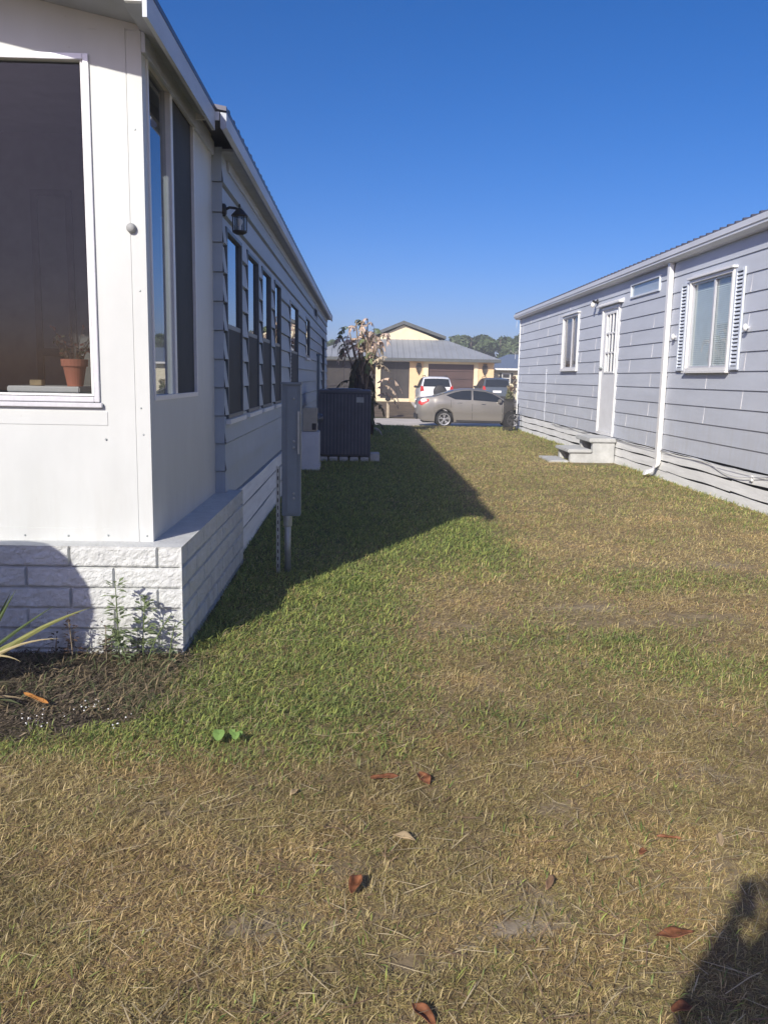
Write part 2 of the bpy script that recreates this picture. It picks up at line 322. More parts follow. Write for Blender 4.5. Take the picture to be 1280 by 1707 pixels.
# ------------------------------------------------------------ lawn blades
def blade_mesh(name, X, Y, Z, L, W, tilt, az, col, m, parent=None, bendf=.6):
    n = len(X); dx, dy = np.cos(az), np.sin(az); px, py = -dy, dx
    st, ct = np.sin(tilt), np.cos(tilt)
    t2 = np.clip(tilt + bendf, 0, 1.75); st2, ct2 = np.sin(t2), np.cos(t2)
    V = np.empty((n, 5, 3), np.float32); mx = X + dx * st * L * .55; my = Y + dy * st * L * .55; mz = Z + ct * L * .55
    tx = mx + dx * st2 * L * .45; ty = my + dy * st2 * L * .45; tz = np.maximum(mz + ct2 * L * .45, Z + .003)
    for k, (qx, qy, qz, sgn, wf) in enumerate(((X, Y, Z, -1, .75), (X, Y, Z, 1, .75), (mx, my, mz, 1, 1.), (mx, my, mz, -1, 1.))):
        V[:, k, 0] = qx + px * W * .5 * wf * sgn; V[:, k, 1] = qy + py * W * .5 * wf * sgn; V[:, k, 2] = qz
    V[:, 4, 0] = tx; V[:, 4, 1] = ty; V[:, 4, 2] = tz
    V[:, 2, 2] += W * .25; 
    base = (np.arange(n) * 5)[:, None]
    loops = np.concatenate([base + np.array([0, 1, 2, 3]), base + np.array([3, 2, 4])], 1).astype(np.int32).ravel()
    starts = np.empty((n, 2), np.int32); starts[:, 0] = np.arange(n) * 7; starts[:, 1] = starts[:, 0] + 4
    me = bpy.data.meshes.new(name); me.vertices.add(n * 5); me.vertices.foreach_set('co', V.ravel())
    me.loops.add(n * 7); me.loops.foreach_set('vertex_index', loops); me.polygons.add(n * 2); me.polygons.foreach_set('loop_start', starts.ravel())
    me.update(calc_edges=True)
    at = me.color_attributes.new('Col', 'FLOAT_COLOR', 'POINT'); C4 = np.ones((n, 5, 4), np.float32); C4[:, :, :3] = col[:, None, :]
    at.data.foreach_set('color', C4.ravel()); me.materials.append(m)
    o = bpy.data.objects.new(name, me); COL.objects.link(o)
    if parent: o.parent = parent
    return o
def lawn():
    R = np.random.RandomState(11); P = []
    bands = [(1.2, 2.4, 34000, .84), (2.4, 3.6, 27000, .9), (3.6, 5.0, 15000, .98), (5.0, 7.0, 7500, 1.15), (7, 10, 5000, 1.2), (10, 14, 3000, 1.35), (14, 20, 1900, 1.55), (20, 30, 1100, 1.8)]
    for y0, y1, den, sc in bands:
        xa = -2.6 if y0 < 4.8 else -1.15; xb = min(5.06, .55 * y1 + .9)
        n = int((y1 - y0) * (xb - xa) * den); x = R.uniform(xa, xb, n); y = R.uniform(y0, y1, n); P.append(np.stack([x, y, np.full(n, sc)], 1))
    # longer fringe along the right house skirting and the brick base
    n = 5200; x = 5.04 - np.abs(R.normal(0, .09, n)); y = R.uniform(7, 27.6, n); P.append(np.stack([x, y, 1.2 + y * .05], 1))
    n = 1800; x = -.99 + np.abs(R.normal(0, .06, n)); y = R.uniform(4.55, 7.2, n); P.append(np.stack([x, y, np.full(n, 1.35)], 1))
    P = np.concatenate(P); x, y, sc = P.T
    keep = ~((x < -.99) & (y > 4.645) & (y < 7.2)) & ~((x < -1.06) & (y >= 7.2)) & (R.rand(len(x)) > .95 * bareness(x, y)) & (R.rand(len(x)) > 1.15 * in_bed(x, y))
    keep &= ~((x > 4.15) & (y > 15.9) & (y < 18)) | (R.rand(len(x)) < .08)
    clump = fbm(x * 7, y * 7, N3); keep &= R.rand(len(x)) < (.12 + 1.55 * clump)
    x, y, sc = x[keep], y[keep], sc[keep]; n = len(x); g = greenness(x, y); isg = R.rand(n) < g * .84
    shade_y = R.rand(n)
    L = np.where(isg, R.uniform(.028, .062, n), .018 + .05 * R.beta(1.6, 2.6, n)) * sc ** .9
    L = L * (.55 + .9 * fbm(x * 5 + 30, y * 5, N1))
    W = np.where(isg, R.uniform(.0030, .0056, n), R.uniform(.0012, .0036, n)) * sc
    far = sstep(6, 14, y)
    tilt = np.where(isg, R.uniform(.5, 1.35, n), R.uniform(.9, 1.53, n)); tilt = np.where((~isg) & (R.rand(n) < .06), R.uniform(.2, .7, n), tilt)
    bend = R.uniform(.1, .8, n); az = R.uniform(0, 2 * np.pi, n)
    u = R.rand(n)[:, None]; k = R.rand(n)
    straw, tanc, brn, olive = np.array([.64, .53, .30]), np.array([.46, .365, .18]), np.array([.26, .185, .10]), np.array([.40, .36, .145])
    dead = np.where((k < .30)[:, None], straw, np.where((k < .62)[:, None], tanc, np.where((k < .82)[:, None], olive, brn)))
    patch = fbm(x * .9 + 20, y * .9, N3)[:, None]; p2 = fbm(x * 3.1 + 5, y * 3.1, N1)[:, None]; p3 = fbm(x * 8 + 50, y * 8, N2)[:, None]; dead = dead * (.50 + .55 * patch + .45 * p2) * (.72 + .5 * p3) * (.8 + .4 * u); dead = dead * np.where(p2 > .6, np.array([1.0, .95, .95]), np.array([1., 1.01, 1.]))
    gr = np.where((k < .5)[:, None], np.array([.225, .243, .088]), np.where((k < .82)[:, None], np.array([.35, .35, .105]), np.array([.115, .16, .045])))
    gr = gr * (.75 + .5 * u)
    dead = dead * (.84 + .52 * sstep(2.2, 8, y))[:, None] * np.array([1., .98, .88]); gr = gr * np.array([.97, 1.10, .95]) * (.98 + .2 * sstep(3, 9, y))[:, None]
    col = np.where(isg[:, None], gr, dead)
    o = blade_mesh('lawn_grass', x, y, ground_z(x, y) - .004, L, W, tilt, az, col, MT['grass'], None, bend)
    kind(o, 'stuff'); o['label'] = 'patchy lawn of straw brown and green grass between two houses'; o['category'] = 'grass'
    n = 7000; x = R.uniform(-2.2, 3.8, n); y = 1.3 + 6.5 * R.rand(n) ** 1.5; k = (x > -.95) | (y < 3.4); x, y = x[k], y[k]; n = len(x); az0 = R.uniform(0, 6.28, n)
    th = blade_mesh('thatch', x, y, R.uniform(.004, .022, n), R.uniform(.05, .17, n), R.uniform(.0016, .0034, n), R.uniform(1.42, 1.58, n), az0, np.where((R.rand(n) < .6)[:, None], np.array([.60, .50, .31]), np.array([.30, .20, .13])) * R.uniform(.6, 1.25, n)[:, None], MT['grass'], None, R.uniform(-.1, .15, n))
    kind(th, 'stuff'); th['label'] = 'dry runners and thatch lying over the near lawn'; th['category'] = 'thatch'
lawn()
def bed():
    R = np.random.RandomState(5)
    n = 16000; x = R.uniform(-2.6, -.85, n); y = R.uniform(3.35, 4.67, n); k = R.rand(n) < in_bed(x, y); x, y = x[k], y[k]; n = len(x)
    col = np.array([.10, .08, .058]) * R.uniform(.4, 2.2, n)[:, None]; pale = R.rand(n) < .12; col[pale] = np.array([.34, .27, .18]) * R.uniform(.6, 1.2, pale.sum())[:, None]
    o = blade_mesh('mulch', x, y, R.uniform(-.004, .012, n), R.uniform(.015, .05, n), R.uniform(.003, .009, n), R.uniform(1.1, 1.6, n), R.uniform(0, 6.28, n), col, MT['grass'], None, R.uniform(0, .2, n))
    kind(o, 'stuff'); o['label'] = 'dark mulch and bark litter in the flower bed'; o['category'] = 'mulch'
    n = 620; x = np.concatenate([R.normal(-1.27, .035, 18), R.normal(-1.47, .05, 20), R.normal(-1.10, .02, 5), R.uniform(-2, -1.05, 8)]); y = np.concatenate([R.normal(3.84, .03, 18), R.normal(3.70, .04, 20), R.normal(3.62, .015, 5), R.uniform(3.6, 4.0, 8)])
    m = MB()
    for a, b in zip(x, y):
        r = R.uniform(.0012, .0052) ** 1.0; h = .012 + R.uniform(0, .008)
        m.lathe([(.0001, h - r * .8), (r, h), (r * .7, h + r * .6), (.0001, h + r * .8)], (a, b, 0), 6)
    o = kind(m.build('perlite', 'white_plastic', smooth=True), 'stuff'); o['label'] = 'scattered white perlite grains on the dark flower bed soil'; o['category'] = 'perlite'
bed()

# ------------------------------------------------------------ lap siding with openings
def lap(mb, plane, sgn, y0, y1, zs, holes, proud=.018, seams=None, axis='x', gv=.008):
    """boards on plane x=plane facing sgn*x (or y=plane facing sgn*y), zs: board edges"""
    def P(t, z, off): return (plane + sgn * off, t, z) if axis == 'x' else (t, plane + sgn * off, z)
    for za, zb in zip(zs[:-1], zs[1:]):
        cuts = sorted({za, zb, *[h[i] for h in holes for i in (2, 3) if za < h[i] < zb]})
        for a, b in zip(cuts[:-1], cuts[1:]):
            mid = (a + b) / 2; iv = [(y0, y1)]
            for h in holes:
                if h[2] < mid < h[3]:
                    nv = []
                    for p, q in iv:
                        if h[1] <= p or h[0] >= q: nv.append((p, q)); continue
                        if h[0] > p: nv.append((p, h[0]))
                        if h[1] < q: nv.append((h[1], q))
                    iv = nv
            oa = proud * (1 - (a - za) / (zb - za)) + .002; ob_ = proud * (1 - (b - za) / (zb - za)) + .002
            g_ = gv if b == zb else 0
            for p, q in iv:
                mb.quad(P(p, a, oa), P(q, a, oa), P(q, b - g_, ob_), P(p, b - g_, ob_))
                if g_: mb.quad(P(p, b - g_, ob_), P(q, b - g_, ob_), P(q, b - g_, -.012), P(p, b - g_, -.012)); mb.quad(P(p, b - g_, -.012), P(q, b - g_, -.012), P(q, b, -.012), P(p, b, -.012))
                if a == za: mb.quad(P(p, a, -.012), P(q, a, -.012), P(q, a, oa), P(p, a, oa))
    return mb
def frame_rect(mb, plane, sgn, y0, y1, z0, z1, w, out, back=0., axis='x'):
    a, b = sorted((plane + sgn * out, plane - sgn * back))
    for (p, q, r, s) in ((y0, y0 + w, z0, z1), (y1 - w, y1, z0, z1), (y0 + w, y1 - w, z0, z0 + w), (y0 + w, y1 - w, z1 - w, z1)):
        if axis == 'x': mb.box(a, p, r, b, q, s)
        else: mb.box(p, a, r, q, b, s)
    return mb
def pane(x, y0, y1, z0, z1, axis='x'):
    m = MB()
    if axis == 'x': m.quad((x, y0, z0), (x, y1, z0), (x, y1, z1), (x, y0, z1))
    else: m.quad((y0, x, z0), (y1, x, z0), (y1, x, z1), (y0, x, z1))
    return m

# ------------------------------------------------------------ RIGHT HOUSE
RX, RY0, RY1 = 5.06, 1.5, 27.5
RH = thing('mobile_home', 'grey lap sided mobile home with white downspout, louvred shutters and narrow side door', 'mobile home', (7.3, 14, 0))
zsR = [.5 + .2545 * i for i in range(12)] + [3.53]
holesR = [(11.66, 13.18, 1.80, 3.14), (19.98, 21.5, 1.88, 3.16), (16.82, 17.96, .56, 3.10), (14.62, 16.16, 3.17, 3.40)]
m = MB(); lap(m, RX, -1, RY0, RY1, zsR, holesR, .015, gv=.004); lap(m, RY1, 1, RX, 9.5, zsR, [], axis='y'); lap(m, RY0, -1, RX, 9.5, zsR, [], axis='y')
SIDE = m; n_lap = len(m.f)
m = MB(); m.box(RX + .1, RY0 + .05, .45, 9.45, RY1 - .05, 3.5); m.build('house_core', 'dark_gap', RH)
m = SIDE; random.seed(3)
for i in range(12):
    off = (i % 2) * 1.22 + .2
    for k in range(11):
        y = RY0 + .9 + off + k * 2.44
        if random.random() < .35 or any(h[0] - .1 < y < h[1] + .1 and zsR[i] < h[3] and zsR[i + 1] > h[2] for h in holesR): continue
        z0, z1 = zsR[i] + .004, zsR[i + 1] - .004; sl = random.uniform(-.01, .01)
        m.add([(RX - .0225, y, z0), (RX - .0225, y + .014, z0), (RX - .0045, y + .014 + sl, z1), (RX - .0045, y + sl, z1), (RX - .012, y, z0), (RX - .012, y + .014, z0), (RX + .002, y + .014, z1), (RX + .002, y, z1)],
              [(0, 1, 2, 3), (4, 5, 1, 0), (3, 2, 6, 7), (0, 3, 7, 4), (1, 5, 6, 2)])
sd_ = m.build('siding', 'siding', RH); sd_.data.materials.append(MT['seam']); sd_.data.polygons.foreach_set('material_index', [0] * n_lap + [1] * (len(sd_.data.polygons) - n_lap))
m = MB(); m.box(RX - .035, RY1 - .02, .5, RX + .06, RY1 + .035, 3.53); m.build('corner_trim', 'white_trim', RH, bevel=.006)
# skirting: three lapped strips with dark gaps
m = MB(); m.box(RX + .06, RY0, -.05, 9.4, RY1, .5); m.build('crawl_space', 'dark_gap', RH)
random.seed(9)
for (za, zb) in ((-.02, .125), (.155, .295), (.325, .468)):
    m = MB(); y = RY0
    prev = random.uniform(-.006, .006)
    while y < RY1 - .01:
        q = min(y + 2.44, RY1); steps = 8; nxt = random.uniform(-.012, .012)
        for s_ in range(steps):
            ya, yb = y + (q - y) * s_ / steps, y + (q - y) * (s_ + 1) / steps
            wv = lambda t: prev + (nxt - prev) * t + .008 * math.sin(t * 9 + za * 30)
            a_, b_ = wv(s_ / steps), wv((s_ + 1) / steps)
            oa = .012 if za < .1 else .0
            xo, xi = RX - .004 - oa, RX + .012
            m.add([(xo - .014, ya, za + a_), (xo - .014, yb, za + b_), (xo, yb, zb + b_), (xo, ya, zb + a_), (xi, yb, zb + b_), (xi, ya, zb + a_), (xi, yb, za + b_), (xi, ya, za + a_)],
                  [(0, 1, 2, 3), (3, 2, 4, 5), (0, 7, 6, 1)])
        prev = nxt; y = q
    m.build('skirting_board', 'skirt', RH)
# roof, gutter, downspout
m = MB(); m.prism([(RX + .02, 3.53), (RX - .10, 3.53), (RX - .17, 3.57), (RX - .17, 3.60), (RX - .185, 3.61), (RX - .185, 3.685), (RX - .165, 3.69), (RX - .165, 3.67), (RX + .02, 3.67)], 'y', RY0 - .3, RY1 + .35)
m.build('gutter', 'gutter', RH)
m = MB()
m.prism([(RX - .13, 3.69), (7.3, 3.99), (9.75, 3.69), (9.75, 3.66), (7.3, 3.96), (RX - .13, 3.672)], 'y', RY0 - .3, RY1 + .35)
y = RY0 - .2
while y < RY1 + .3:
    m.prism([(y, .0), (y + .02, .035), (y + .05, .035), (y + .07, .0)], 'x', 0, 0) if False else None
    m.add([(RX - .17, y, 3.692), (RX - .17, y + .075, 3.692), (RX - .17, y + .055, 3.73), (RX - .17, y + .02, 3.73), (7.3, y, 3.992), (7.3, y + .075, 3.992), (7.3, y + .055, 4.03), (7.3, y + .02, 4.03)],
          [(0, 1, 2, 3), (1, 5, 6, 2), (2, 6, 7, 3), (3, 7, 4, 0)])
    y += .235
m.build('roof', 'roof_metal', RH)
m = MB(); m.prism([(RX, 3.53), (7.3, 3.9), (9.5, 3.53)], 'y', RY1 - .08, RY1 - .01); m.build('gable', 'siding', RH); m = MB(); m.prism([(RX, 3.53), (7.3, 3.9), (9.5, 3.53)], 'y', RY0 + .01, RY0 + .08); m.build('gable', 'siding', RH)
m = MB(); yd = 14.03
def rect_pipe(mb, pts, hw, hd):
    vs = []; fs = []
    for i, (px, py, pz, tx, tz) in enumerate(pts):
        for (a, b) in ((-hw, -hd), (hw, -hd), (hw, hd), (-hw, hd)): vs.append((px + b * tx, py + a, pz + b * tz))
    for i in range(len(pts) - 1):
        for k in range(4): fs.append((i * 4 + k, i * 4 + (k + 1) % 4, i * 4 + 4 + (k + 1) % 4, i * 4 + 4 + k))
    fs += [(3, 2, 1, 0), tuple(range(len(pts) * 4 - 4, len(pts) * 4))]; mb.add(vs, fs)
m = MB(); m.box(RX - .095, yd - .055, .26, RX - .022, yd + .055, 3.60); m.box(RX - .03, yd - .075, 1.7, RX - .02, yd + .075, 1.74)
m.build('downspout', 'white_trim', RH, bevel=.008)
m = MB(); rect_pipe(m, [(RX - .06, yd, .262, 1, 0), (RX - .075, yd + .01, .20, .9, .4), (RX - .12, yd + .03, .135, .6, .8), (RX - .24, yd + .09, .075, .35, .93)], .055, .036)
m.build('downspout_elbow', 'white_trim', RH)
# windows
def shutter(parent, y0, y1, z0, z1):
    m = MB(); frame_rect(m, RX - .02, -1, y0, y1, z0, z1, .045, .028); sh = m.build('shutter', 'shutter', parent, bevel=.003)
    m = MB(); z = z0 + .06
    while z < z1 - .07:
        m.add([(RX - .044, y0 + .045, z), (RX - .044, y1 - .045, z), (RX - .024, y1 - .045, z + .034), (RX - .024, y0 + .045, z + .034), (RX - .038, y0 + .045, z - .006), (RX - .038, y1 - .045, z - .006)], [(0, 1, 2, 3), (4, 5, 1, 0)])
        z += .052
    m.build('louvres', 'shutter', sh)
    m = MB(); m.box(RX - .0235, y0 + .03, z0 + .03, RX - .021, y1 - .03, z1 - .03); m.build('backing', 'dark_gap', sh)
def slider(y0, y1, z0, z1, label, blinds, dark=False):
    m = MB(); frame_rect(m, RX, -1, y0, y1, z0, z1, .05, .05, .03); w = lab(m.build('window', 'white_trim', RH, bevel=.004), label)
    m = MB(); m.box(RX - .085, y0 - .04, z1 + .002, RX - .0, y1 + .04, z1 + .035); m.build('drip_cap', 'white_trim', w, bevel=.004)
    m = MB(); m.box(RX - .075, y0 - .03, z0 - .03, RX - .0, y1 + .03, z0 - .002); m.build('sill', 'white_trim', w, bevel=.004)
    mid = y0 + (y1 - y0) * .43
    m = MB(); frame_rect(m, RX + .0, -1, y0 + .05, y1 - .05, z0 + .05, z1 - .05, .028, .012, .03); m.box(RX - .022, mid - .025, z0 + .05, RX + .01, mid + .025, z1 - .05); m.build('sash', 'alu', w, bevel=.002)
    pane(RX + .012, y0 + .05, y1 - .05, z0 + .05, z1 - .05).build('glass', 'glass', w)
    m = MB(); z = z0 + .05
    if blinds:
        while z < z1 - .05:
            m.add([(RX + .034, y0 + .06, z), (RX + .034, y1 - .06, z), (RX + .042, y1 - .06, z + .031), (RX + .042, y0 + .06, z + .031)], [(0, 1, 2, 3)]); z += .030
        m.build('blinds', 'blind', w)
        m = MB(); m.quad((RX + .085, y0, z0), (RX + .085, y1, z0), (RX + .085, y1, z1), (RX + .085, y0, z1)); m.build('room_shade', 'interior', w)
    else:
        for k in range(7):
            ya = y0 + .06 + k * (y1 - y0 - .12) / 7; m.tube([(RX + .085, ya + .08, z0 + .04), (RX + .085, ya + .08, z1 - .04)], .06, 10)
        m.build('curtain', 'curtain', w, smooth=True)
slider(11.64, 13.2, 1.78, 3.16, 'wide sliding window with closed blinds between two louvred shutters', True)
slider(19.96, 21.52, 1.86, 3.18, 'sliding window with dark panes left of the door', False)
shutter(RH, 13.27, 13.55, 1.79, 3.14); shutter(RH, 11.30, 11.58, 1.79, 3.14)
m = MB(); frame_rect(m, RX, -1, 14.6, 16.18, 3.15, 3.42, .035, .04, .03); w = lab(m.build('window', 'shutter', RH, bevel=.003), 'low wide window right under the eave')
pane(RX - .006, 14.63, 16.15, 3.18, 3.39).build('glass', 'glass', w); 
m = MB(); m.quad((RX + .004, 14.6, 3.15), (RX + .004, 16.18, 3.15), (RX + .004, 16.18, 3.42), (RX + .004, 14.6, 3.42)); m.build('sky_tone_panel', 'siding', w)  # siding-coloured sheet behind the glass, standing in for reflected sky
# door
m = MB(); frame_rect(m, RX, -1, 16.80, 17.98, .50, 3.12, .06, .045, .03); m.box(RX - .11, 16.62, 3.14, RX + .0, 18.25, 3.17)
m.prism([(RX - .11, 3.17), (RX - .02, 3.22), (RX - .0, 3.22), (RX - .0, 3.17)], 'y', 16.62, 18.25); m.build('door_frame', 'white_trim', RH, bevel=.004)
m = MB(); dy0, dy1, gz0, gz1, gy0, gy1 = 16.86, 17.92, 1.80, 2.97, 17.02, 17.66
for b in ((dy0, dy1, .56, gz0), (dy0, dy1, gz1, 3.06), (dy0, gy0, gz0, gz1), (gy1, dy1, gz0, gz1)): m.box(RX - .012, b[0], b[2], RX + .028, b[1], b[3])
D = m.build('door', 'door', RH)
m = MB(); frame_rect(m, RX - .012, -1, gy0 - .03, gy1 + .03, gz0 - .03, gz1 + .03, .035, .018, .0)
for i in (1, 2): y = gy0 + (gy1 - gy0) * i / 3; m.box(RX - .028, y - .018, gz0, RX - .0, y + .018, gz1)
for i in (1, 2): z = gz0 + (gz1 - gz0) * i / 3; m.box(RX - .026, gy0, z - .016, RX - .002, gy1, z + .016)
m.build('muntins', 'white_trim', D); pane(RX + .01, gy0, gy1, gz0, gz1).build('glass', 'glass', D)
m = MB(); m.quad((RX + .05, gy0 - .05, gz0 - .05), (RX + .05, gy1 + .05, gz0 - .05), (RX + .05, gy1 + .05, gz1 + .05), (RX + .05, gy0 - .05, gz1 + .05)); m.build('curtain', mat('grey door curtain', (.34, .35, .38), .9), D)
m = MB(); m.lathe([(.0, -.07), (.026, -.068), (.032, -.05), (.022, -.03), (.012, -.022), (.028, -.012), (.03, 0)], (RX - .012, 17.86, 1.88), 14, 'x'); m.build('handle', 'galv', D, smooth=True)
m = MB(); m.box(RX - .02, dy0, .50, RX + .03, dy1, .56); m.build('threshold', 'siding', RH)
pl = thing('porch_light', 'small bare bulb porch light beside the top of the narrow door', 'light', (RX, 18.48, 3.28))
m = MB(); m.lathe([(.055, 0), (.055, -.02), (.02, -.03), (.02, -.07), (.035, -.08), (.035, -.11)], (RX - .015, 18.48, 3.30), 12, 'x'); m.build('socket', 'trim_dark', pl, smooth=True)
m = MB(); m.lathe([(.02, .0), (.045, -.03), (.05, -.06), (.035, -.10), (.001, -.115)], (RX - .12, 18.48, 3.285), 14, 'z'); m.build('bulb', 'bulb', pl, smooth=True)
for y, l in ((13.72, 'white round knob on siding left of the louvred window'), (11.12, 'white round knob on siding right of the louvred window')):
    m = MB(); m.lathe([(.0001, -.075), (.03, -.072), (.052, -.05), (.05, -.035), (.02, -.02), (.018, 0)], (RX - .015, y, 2.335), 16, 'x')
    lab(m.build('wall_knob', 'white_plastic', RH, smooth=True), l)
# cable sagging along the skirting
m = MB(); pts = []
for i in range(64):
    y = 7.2 + i * .24; sag = .02 * abs(math.sin(y * 1.05)) + (.12 * math.exp(-((y - 11.2) / .8) ** 2))
    pts.append((RX - .045 - .01 * math.sin(y * 3), y, .505 - sag))
m.tube(pts, .006, 6); pts = [(RX - .05, y, .49 - .025 * abs(math.sin(y * .9 + 1))) for y in np.arange(7.2, 22, .3)]; m.tube(pts, .004, 6)
tag(m.build('cable', 'gutter', None, smooth=True), 'grey cable sagging along the white skirting', 'cable')
m = MB(); m.tube([(RX - .03, 23.2, .5), (RX - .03, 23.22, 1.85)], .012, 6); m.box(RX - .045, 23.19, 1.83, RX - .02, 23.25, 1.9); m.build('conduit', 'siding', RH)
m = MB(); m.box(RX - .05, 10.58, .36, RX - .02, 10.66, .45); m.build('cable_clamp', 'white_trim', RH, bevel=.01)

# steps
st = thing('concrete_steps', 'two step precast concrete stair below the narrow door', 'steps', (4.7, 17.1, 0))
m = MB(); m.box(4.50, 16.50, .40, 5.04, 17.62, .485); m.build('tread', 'concrete', st, bevel=.015)
m = MB(); m.box(4.08, 16.50, .19, 4.56, 17.62, .26); m.build('tread', 'concrete', st, bevel=.015)
for ya in (16.54, 17.44):
    m = MB(); m.box(4.58, ya, -.02, 5.02, ya + .14, .40); m.box(4.14, ya + .004, -.02, 4.58, ya + .136, .19); m.build('side_wall', 'concrete', st, bevel=.008)
m = MB(); m.box(4.90, 16.68, -.02, 5.0, 17.44, .40); m.build('riser', 'concrete', st)
m = MB(); m.box(3.72, 16.5, -.02, 4.10, 17.55, .035); tag(m.build('stepping_slab', 'concrete', None, bevel=.01, org=(3.9, 17, 0)), 'flat concrete slab on the grass before the steps', 'slab')
# gate
gt = thing('metal_gate', 'narrow black metal gate at the far corner of the grey home', 'gate', (4.7, 26.3, 0))
for x in (4.72, 4.86):
    m = MB(); m.tube([(x, 26.3, -.05), (x, 26.3, 1.05 if x < 4.8 else .85)], .014, 8); m.tube([(x, 26.3, 1.05 if x < 4.8 else .85), (x + .03, 26.3, 1.06 if x < 4.8 else .86)], .012, 8); m.build('post', 'black_metal', gt)
m = MB(); m.tube([(4.72, 26.3, .75), (4.86, 26.3, .72)], .01, 6); m.build('rail', 'black_metal', gt)
for ra, rb in (((4.72, 26.3, .35), (4.86, 26.3, .32)), ((4.40, 26.3, 1.0), (4.72, 26.3, 1.0)), ((4.40, 26.3, .03), (4.72, 26.3, .03))): m = MB(); m.tube([ra, rb], .012, 6); m.build('rail', 'black_metal', gt)
m = MB()
for i in range(16): m.box(4.405 + i * .019, 26.292, .03, 4.418 + i * .019, 26.308, 1.0)
m.build('mesh_panel', 'black_metal', gt)

# ------------------------------------------------------------ LEFT HOUSE
LX, LY0, LY1 = -1.15, 6.95, 26.5
LH = thing('mobile_home', 'blue grey mobile home with white glazed sunroom on a painted brick base', 'mobile home', (-3.3, 15, 0))
zsL = [.58 + .2289 * i for i in range(12)] + [3.36]
WL = [(7.12, 8.0), (8.37, 9.25), (9.57, 10.47), (10.9, 11.72)]
holesL = [(a, b, 1.23, 2.79) for a, b in WL] + [(13.15, 14.8, 1.25, 2.74), (16.8, 17.95, 1.96, 2.75), (19.6, 20.7, 2.95, 3.17), (23.4, 24.7, 1.0, 2.68)]
m = MB(); lap(m, LX, 1, LY0, LY1, zsL, holesL, .026, gv=.017); lap(m, LY0, -1, -1.6, LX + .02, zsL, [], .02, axis='y'); lap(m, LY1, 1, -5.4, LX, zsL, [], axis='y'); m.build('siding', 'siding_dark', LH)
m = MB(); m.box(-5.4, LY0 + .05, .5, LX - .16, LY1 - .05, 3.35); m.build('house_core', 'dark_gap', LH)
m = MB(); m.box(-5.3, LY0 + .3, -.05, LX - .06, LY1, .58); m.build('crawl_space', 'dark_gap', LH)
random.seed(21)
for j, (za, zb) in enumerate(((-.06, .165), (.205, .365), (.405, .548))):
    m = MB(); y = 7.16; prev = 0
    while y < LY1 - .01:
        q = min(y + 2.6, LY1); nxt = random.uniform(-.008, .008)
        for s_ in range(8):
            ta, tb = s_ / 8, (s_ + 1) / 8; ya, yb = y + (q - y) * ta, y + (q - y) * tb
            wv = lambda t: prev + (nxt - prev) * t + .005 * math.sin(t * 6.28)
            a_, b_ = wv(ta), wv(tb); xo = LX + .055 + (.03 if j == 0 else .01 if j == 1 else 0); xt = LX + .035 + (.012 if j == 0 else 0)
            m.add([(xo + a_, ya, za + a_), (xo + b_, yb, za + b_), (xt, yb, zb + b_), (xt, ya, zb + a_), (LX - .03, yb, zb + b_), (LX - .03, ya, zb + a_)], [(0, 1, 2, 3), (3, 2, 4, 5)])
        prev = nxt; y = q
    m.build('skirting_board', 'skirt', LH)
# roof
EX, EZ = -.975, 3.435
m = MB(); m.prism([(EX, EZ), (-3.3, EZ + .40), (-5.65, EZ), (-5.65, EZ - .03), (-3.3, EZ + .37), (EX, EZ - .03)], 'y', 6.2, LY1 + .25)
for k in range(86): y = 6.3 + k * .238; m.add([(EX + .003, y, EZ - .002), (EX + .003, y + .07, EZ - .002), (EX + .003, y + .05, EZ + .010), (EX + .003, y + .02, EZ + .010), (-3.3, y, EZ + .4), (-3.3, y + .07, EZ + .4), (-3.3, y + .05, EZ + .412), (-3.3, y + .02, EZ + .412)], [(0, 1, 2, 3), (1, 5, 6, 2), (2, 6, 7, 3), (3, 7, 4, 0)])
m.build('roof', 'roof_metal', LH)
m = MB(); m.prism([(EX - .002, EZ - .033), (EX - .002, 3.30), (EX - .03, 3.285), (EX - .045, 3.30), (EX - .045, EZ - .033)], 'y', 6.22, LY1 + .25); m.build('fascia', 'fascia', LH)
m = MB(); m.box(LX - .02, 6.96, 3.325, EX - .046, LY1 + .2, 3.345); m.build('soffit', 'soffit', LH)
m = MB(); m.prism([(LX, 3.345), (-3.3, 3.79), (-5.4, 3.345)], 'y', LY1 - .1, LY1 - .02); m.build('gable', 'siding_dark', LH)
m = MB(); m.box(LX + .003, LY0 + .3, 3.24, LX + .028, LY1, 3.322); m.build('frieze_board', 'fascia', LH)
m = MB(); m.box(LX - .1, 6.205, 3.345, EX - .05, 6.22, 3.40); m.build('roof_end_cap', 'white_trim', LH)
# windows, upper sash glass, lower sash dark screen
def hung(y0, y1, z0, z1, split, lbl, screen=True):
    m = MB(); frame_rect(m, LX, 1, y0, y1, z0, z1, .035, .026, .03); m.box(LX - .02, y0 + .035, split - .02, LX + .012, y1 - .035, split + .02); w = lab(m.build('window', 'win_frame', LH, bevel=.003), lbl)
    m = MB(); m.box(LX + .0, y0 - .05, z0 - .045, LX + .05, y1 + .05, z0 - .003); m.build('sill', 'skirt', w, bevel=.004)
    pane(LX - .004, y0 + .035, y1 - .035, split + .02, z1 - .035).build('glass', 'glass_refl', w)
    m = MB(); m.box(LX + .002, y0 + .035, z0 + .035, LX + .008, y1 - .035, split - .02); m.build('screen', 'screen', w)
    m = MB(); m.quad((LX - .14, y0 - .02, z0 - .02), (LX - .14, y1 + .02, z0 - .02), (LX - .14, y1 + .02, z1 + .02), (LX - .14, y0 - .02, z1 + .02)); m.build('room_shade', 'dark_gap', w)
nm = ['first tall window of the row, under the wall lantern', 'second tall window of the row', 'third tall window of the row', 'fourth tall window of the row, farthest from lantern']
